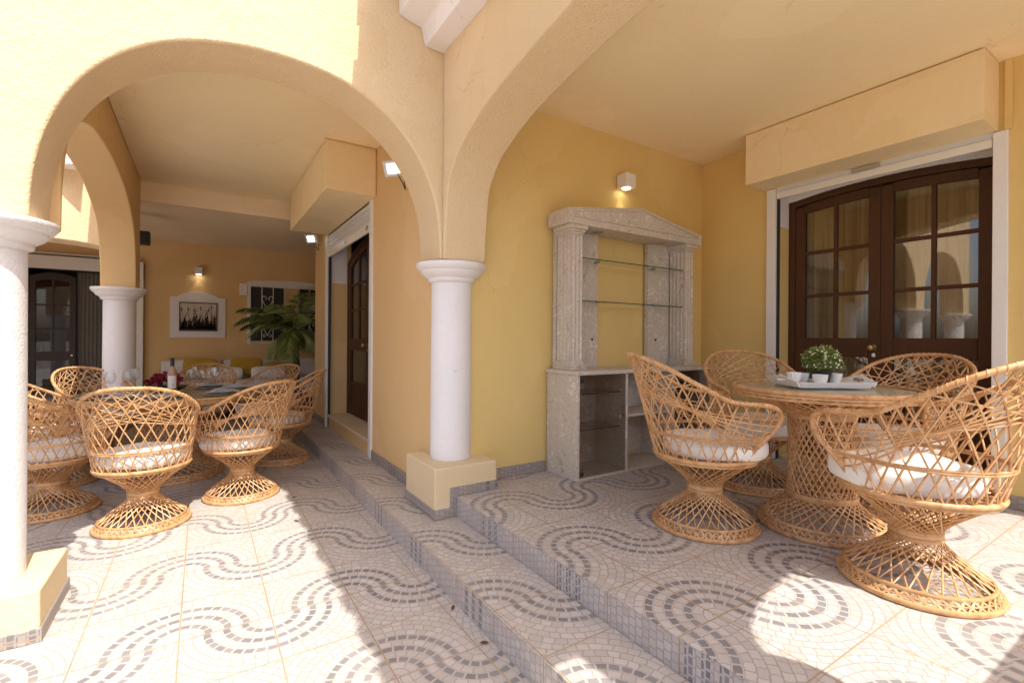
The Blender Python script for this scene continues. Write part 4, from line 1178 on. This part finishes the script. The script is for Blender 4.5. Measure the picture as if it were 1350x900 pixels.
for i in range(46):
    x = rnd.uniform(a+.01, b_-.01); h = rnd.uniform(.12, .40); l = rnd.uniform(-.13, .13)
    stroke((x, c+.02), (x+l*.2, c+h*.7), (x+l, c+h*rnd.uniform(.75, 1.0)), rnd.uniform(.004, .008), .0015)
for i in range(6):
    x = a+.05+i*.075; h = rnd.uniform(.34, .41); l = rnd.uniform(-.04, .05)
    stroke((x, c+.02), (x, c+h*.5), (x+l, c+h-.05), .003, .002); stroke((x+l, c+h-.055), (x+l*1.15, c+h-.03), (x+l*1.3, c+h), .009, .006)
for i in range(24):
    x = a+.012+i*(b_-a-.024)/23; stroke((x, c+.002), (x, c+.10), (x+rnd.uniform(-.02, .02), c+rnd.uniform(.15, .25)), .014, .005)
r_.build('reeds', M['paint_fg'], t, off)

# ------------------------------------------------------------------ barred window
t = thing('barred_window', 'dark double window with white surround and heart-scroll grille behind the palm', 'window', (1.3, 9.4, 1.6)); off = (1.3, 9.4, 1.6)
wx0, wx1, wz0, wz1 = .66, 2.02, 1.20, 2.13
s_ = MB().box(wx0-.01, wx0+.03, 9.37, 9.399, wz0-.04, wz1).box(wx1-.03, wx1+.01, 9.37, 9.399, wz0-.04, wz1).box(wx0-.01, wx1+.01, 9.371, 9.399, wz0-.06, wz0-.041).box(wx0-.13, wx0-.016, 9.362, 9.399, 1.97, wz1+.04)
ml = MB().box((wx0+wx1)/2-.11, (wx0+wx1)/2+.11, 9.375, 9.3985, wz0-.04, wz1).build('mullion', M['porch'], t, off)
n = 12
s_.prism([(wx0-.015, wz1+.0)]+[(wx1+.015, wz1+.0)]+[(wx1+.015-(wx1-wx0+.03)*i/n, wz1+.085+.045*math.sin(PI*i/n)) for i in range(n+1)], lambda p, k: (p[0], 9.358 if k == 0 else 9.3985, p[1]))
s_.build('surround', M['whitesmooth'], t, off, bevel=.004)
MB().box(wx0+.031, wx1-.031, 9.385, 9.3988, wz0, wz1).build('glass', M['black'], t, off)
for x0, x1 in ((wx0+.01, (wx0+wx1)/2-.10), ((wx0+wx1)/2+.10, wx1-.01)):
    g = MB()
    for k in range(4): xx = x0+.02+(x1-x0-.04)*k/3; g.tube([(xx, 9.33, wz0-.07), (xx, 9.33, wz1+.06)], .007, 6)
    for z in (wz0-.03, 1.66, wz1+.02): g.tube([(x0-.02, 9.33, z), (x1+.02, 9.33, z)], .006, 6)
    xm = (x0+x1)/2
    for zz in (1.42, 1.86):
        for sg in (-1, 1):
            g.tube(spline([(xm, 9.325, zz-.13), (xm+sg*.05, 9.325, zz-.03), (xm+sg*.085, 9.325, zz+.06), (xm+sg*.065, 9.325, zz+.11), (xm+sg*.025, 9.325, zz+.09), (xm+sg*.02, 9.325, zz+.055), (xm+sg*.04, 9.325, zz+.05)], 5), .006, 5)
            g.tube(spline([(xm+sg*.01, 9.325, zz-.13), (xm+sg*.05, 9.325, zz-.16), (xm+sg*.07, 9.325, zz-.13), (xm+sg*.05, 9.325, zz-.11), (xm+sg*.035, 9.325, zz-.13)], 4), .005, 5)
    g.build('grille', M['iron'], t, off, smooth=60)

# ------------------------------------------------------------------ palm
pxx, pyy = 1.20, 7.95
t = thing('potted_palm', 'feathery potted palm in the corner before the barred window', 'palm', (pxx, pyy, 0))
MB().lathe([(0, .002), (.16, .002), (.18, .02), (.23, .38), (.24, .40), (.21, .40), (.20, .36), (0, .36)], seg=36, cap=False).build('pot', M['terracotta'], t, smooth=45)
MB().tube([(0, 0, .35), (.02, .0, .8), (-.01, .0, 1.38)], .055, 9, r1=.04).build('trunk', M['trunk'], t, smooth=True)
rnd = random.Random(21); fo = MB(); sm = MB()
fr_dirs = []
for i in range(10):
    az = 2*PI*i/10*2.4+rnd.uniform(-.2, .2); el = rnd.uniform(R(-5), R(78)); fr_dirs.append((az, el, rnd.uniform(.65, .95)))
fr_dirs += [(R(200), R(42), .95), (R(215), R(30), .85), (R(20), R(72), 1.15), (R(60), R(82), 1.0), (R(235), R(62), .85), (R(265), R(50), .8), (R(250), R(10), .7), (R(222), R(-8), .7), (R(285), R(0), .6), (R(190), R(60), .8)]
for az, el, ln in fr_dirs:
    h = Vector((math.cos(az), math.sin(az), 0)); n = 14; pts = []
    p = Vector((-.01, 0, 1.36)); e = el
    for k in range(n+1):
        pts.append(p.copy()); p = p+(h*math.cos(e)+Vector((0, 0, 1))*math.sin(e))*ln/n; e -= R(5.5)+(R(2.0) if k > 8 else 0)
    ok = [q for q in pts if q.x+pxx < 1.9]
    sm.tube([tuple(q) for q in pts], .006, 4, r1=.002)
    side = h.cross(Vector((0, 0, 1)))
    for k in range(2, int(n*2.0)):
        q = k/2.0; i0 = min(int(q), n-1); P0 = pts[i0].lerp(pts[i0+1], q-i0); d = (pts[i0+1]-pts[i0]).normalized()
        ll = ln*.33*math.sin(PI*min(1, .12+.86*q/n))**.7
        for sg in (-1, 1):
            v_ = (side*sg*.85+d*.75+Vector((0, 0, -.25+rnd.uniform(-.18, .18)))).normalized(); w_ = v_.cross(Vector((0, 0, 1))).normalized()*.0028
            m_ = P0+v_*ll*.5+Vector((0, 0, .012)); e_ = P0+v_*ll+Vector((0, 0, -.05*ll/.25))
            fo.add([P0-w_*.4, m_-w_, e_, m_+w_, P0+w_*.4], [(0, 1, 2, 3, 4)])
fo.build('fronds', M['palm'], t); sm.build('stalks', M['palm'], t)

# ------------------------------------------------------------------ railing in the end arch (its shadow crosses the terrace)
t = thing('railing', 'dark metal railing across the end arch of the terrace', 'railing', (2.9, -.19, TE)); off = (2.9, -.19, TE)
MB().box(1.66, 4.09, -.225, -.155, TE+.96, TE+1.01).build('handrail', M['rail'], t, off, bevel=.005)
for x in (1.68, 4.05): MB().box(x, x+.03, -.205, -.175, TE+.001, TE+.959).build('post', M['rail'], t, off)

# dry leaves lying on the courtyard floor
rnd = random.Random(9)
lfm = m_plain('dry_leaf', (.16, .08, .03), .8, .3, 60)
for (x, y, z, lb) in ((.62, 4.08, .002, 'small curled dry leaf on the shaded floor near the step'), (.55, 3.55, .002, 'tiny dry leaf at the edge of the sunlit floor'), (.99, 2.02, .002, 'dry leaf lying in the corner at the foot of the lower step'), (.985, 1.72, .002, 'twisted dry leaf at the foot of the lower step, nearest the photographer')):
    m_ = MB(); a = rnd.uniform(0, 6.28); d = Vector((math.cos(a), math.sin(a), 0)); s_ = Vector((-d.y, d.x, 0))
    c = Vector((x, y, z)); m_.add([c-d*.02, c-d*.006+s_*.008+Vector((0, 0, .006)), c+d*.012+s_*.006+Vector((0, 0, .009)), c+d*.022+Vector((0, 0, .004)), c+d*.01-s_*.007+Vector((0, 0, .008)), c-d*.006-s_*.007+Vector((0, 0, .005))], [(0, 1, 2, 3, 4, 5)])
    o = m_.build('dry_leaf', lfm); tag(o, lb, 'leaf', 'dry leaves blown onto the floor')

# ------------------------------------------------------------------ camera, light, world
cam = bpy.data.cameras.new('camera'); co = bpy.data.objects.new('camera', cam); C.objects.link(co)
cam.sensor_fit = 'HORIZONTAL'; cam.sensor_width = 36; cam.lens = 36*631.5/1350; cam.shift_y = -3.5/1350
cam.clip_start = .02; cam.clip_end = 500
co.matrix_world = Matrix.Translation((0, 0, 1.26)) @ Matrix.Rotation(R(-32.9), 4, 'Z') @ Matrix.Rotation(R(90), 4, 'X') @ Matrix.Rotation(R(.4), 4, 'Z')
scn.camera = co

sd = Vector((-.057, .578, -1)).normalized()       # direction of the sunlight
el = math.asin(-sd.z); az = math.atan2(-sd.x, -sd.y)  # compass-like angle from +Y towards +X
ld = bpy.data.lights.new('sun', 'SUN'); ld.energy = 3.0; ld.angle = R(.53); ld.color = (1, .955, .88)
lo = bpy.data.objects.new('sun', ld); C.objects.link(lo); lo.rotation_euler = sd.to_track_quat('-Z', 'Y').to_euler()
w = bpy.data.worlds.new('World'); scn.world = w; w.use_nodes = True
nt = w.node_tree; bg = nt.nodes['Background']
sky = nt.nodes.new('ShaderNodeTexSky'); sky.sky_type = 'NISHITA'; sky.sun_disc = False
sky.sun_elevation = el; sky.sun_rotation = az; sky.altitude = 50; sky.air_density = .8; sky.dust_density = 4.0; sky.ozone_density = .4
nt.links.new(sky.outputs[0], bg.inputs[0]); bg.inputs[1].default_value = .15
vs = scn.view_settings; vs.view_transform = 'Standard'; vs.look = 'None'; vs.gamma = 1; vs.exposure = 1.08; vs.use_curve_mapping = False
scn.display_settings.display_device = 'sRGB'
cy = scn.cycles
cy.max_bounces = 14; cy.diffuse_bounces = 9; cy.glossy_bounces = 5; cy.transmission_bounces = 8; cy.transparent_max_bounces = 24
cy.use_denoising = True; cy.sample_clamp_indirect = 6; cy.caustics_reflective = False; cy.caustics_refractive = False
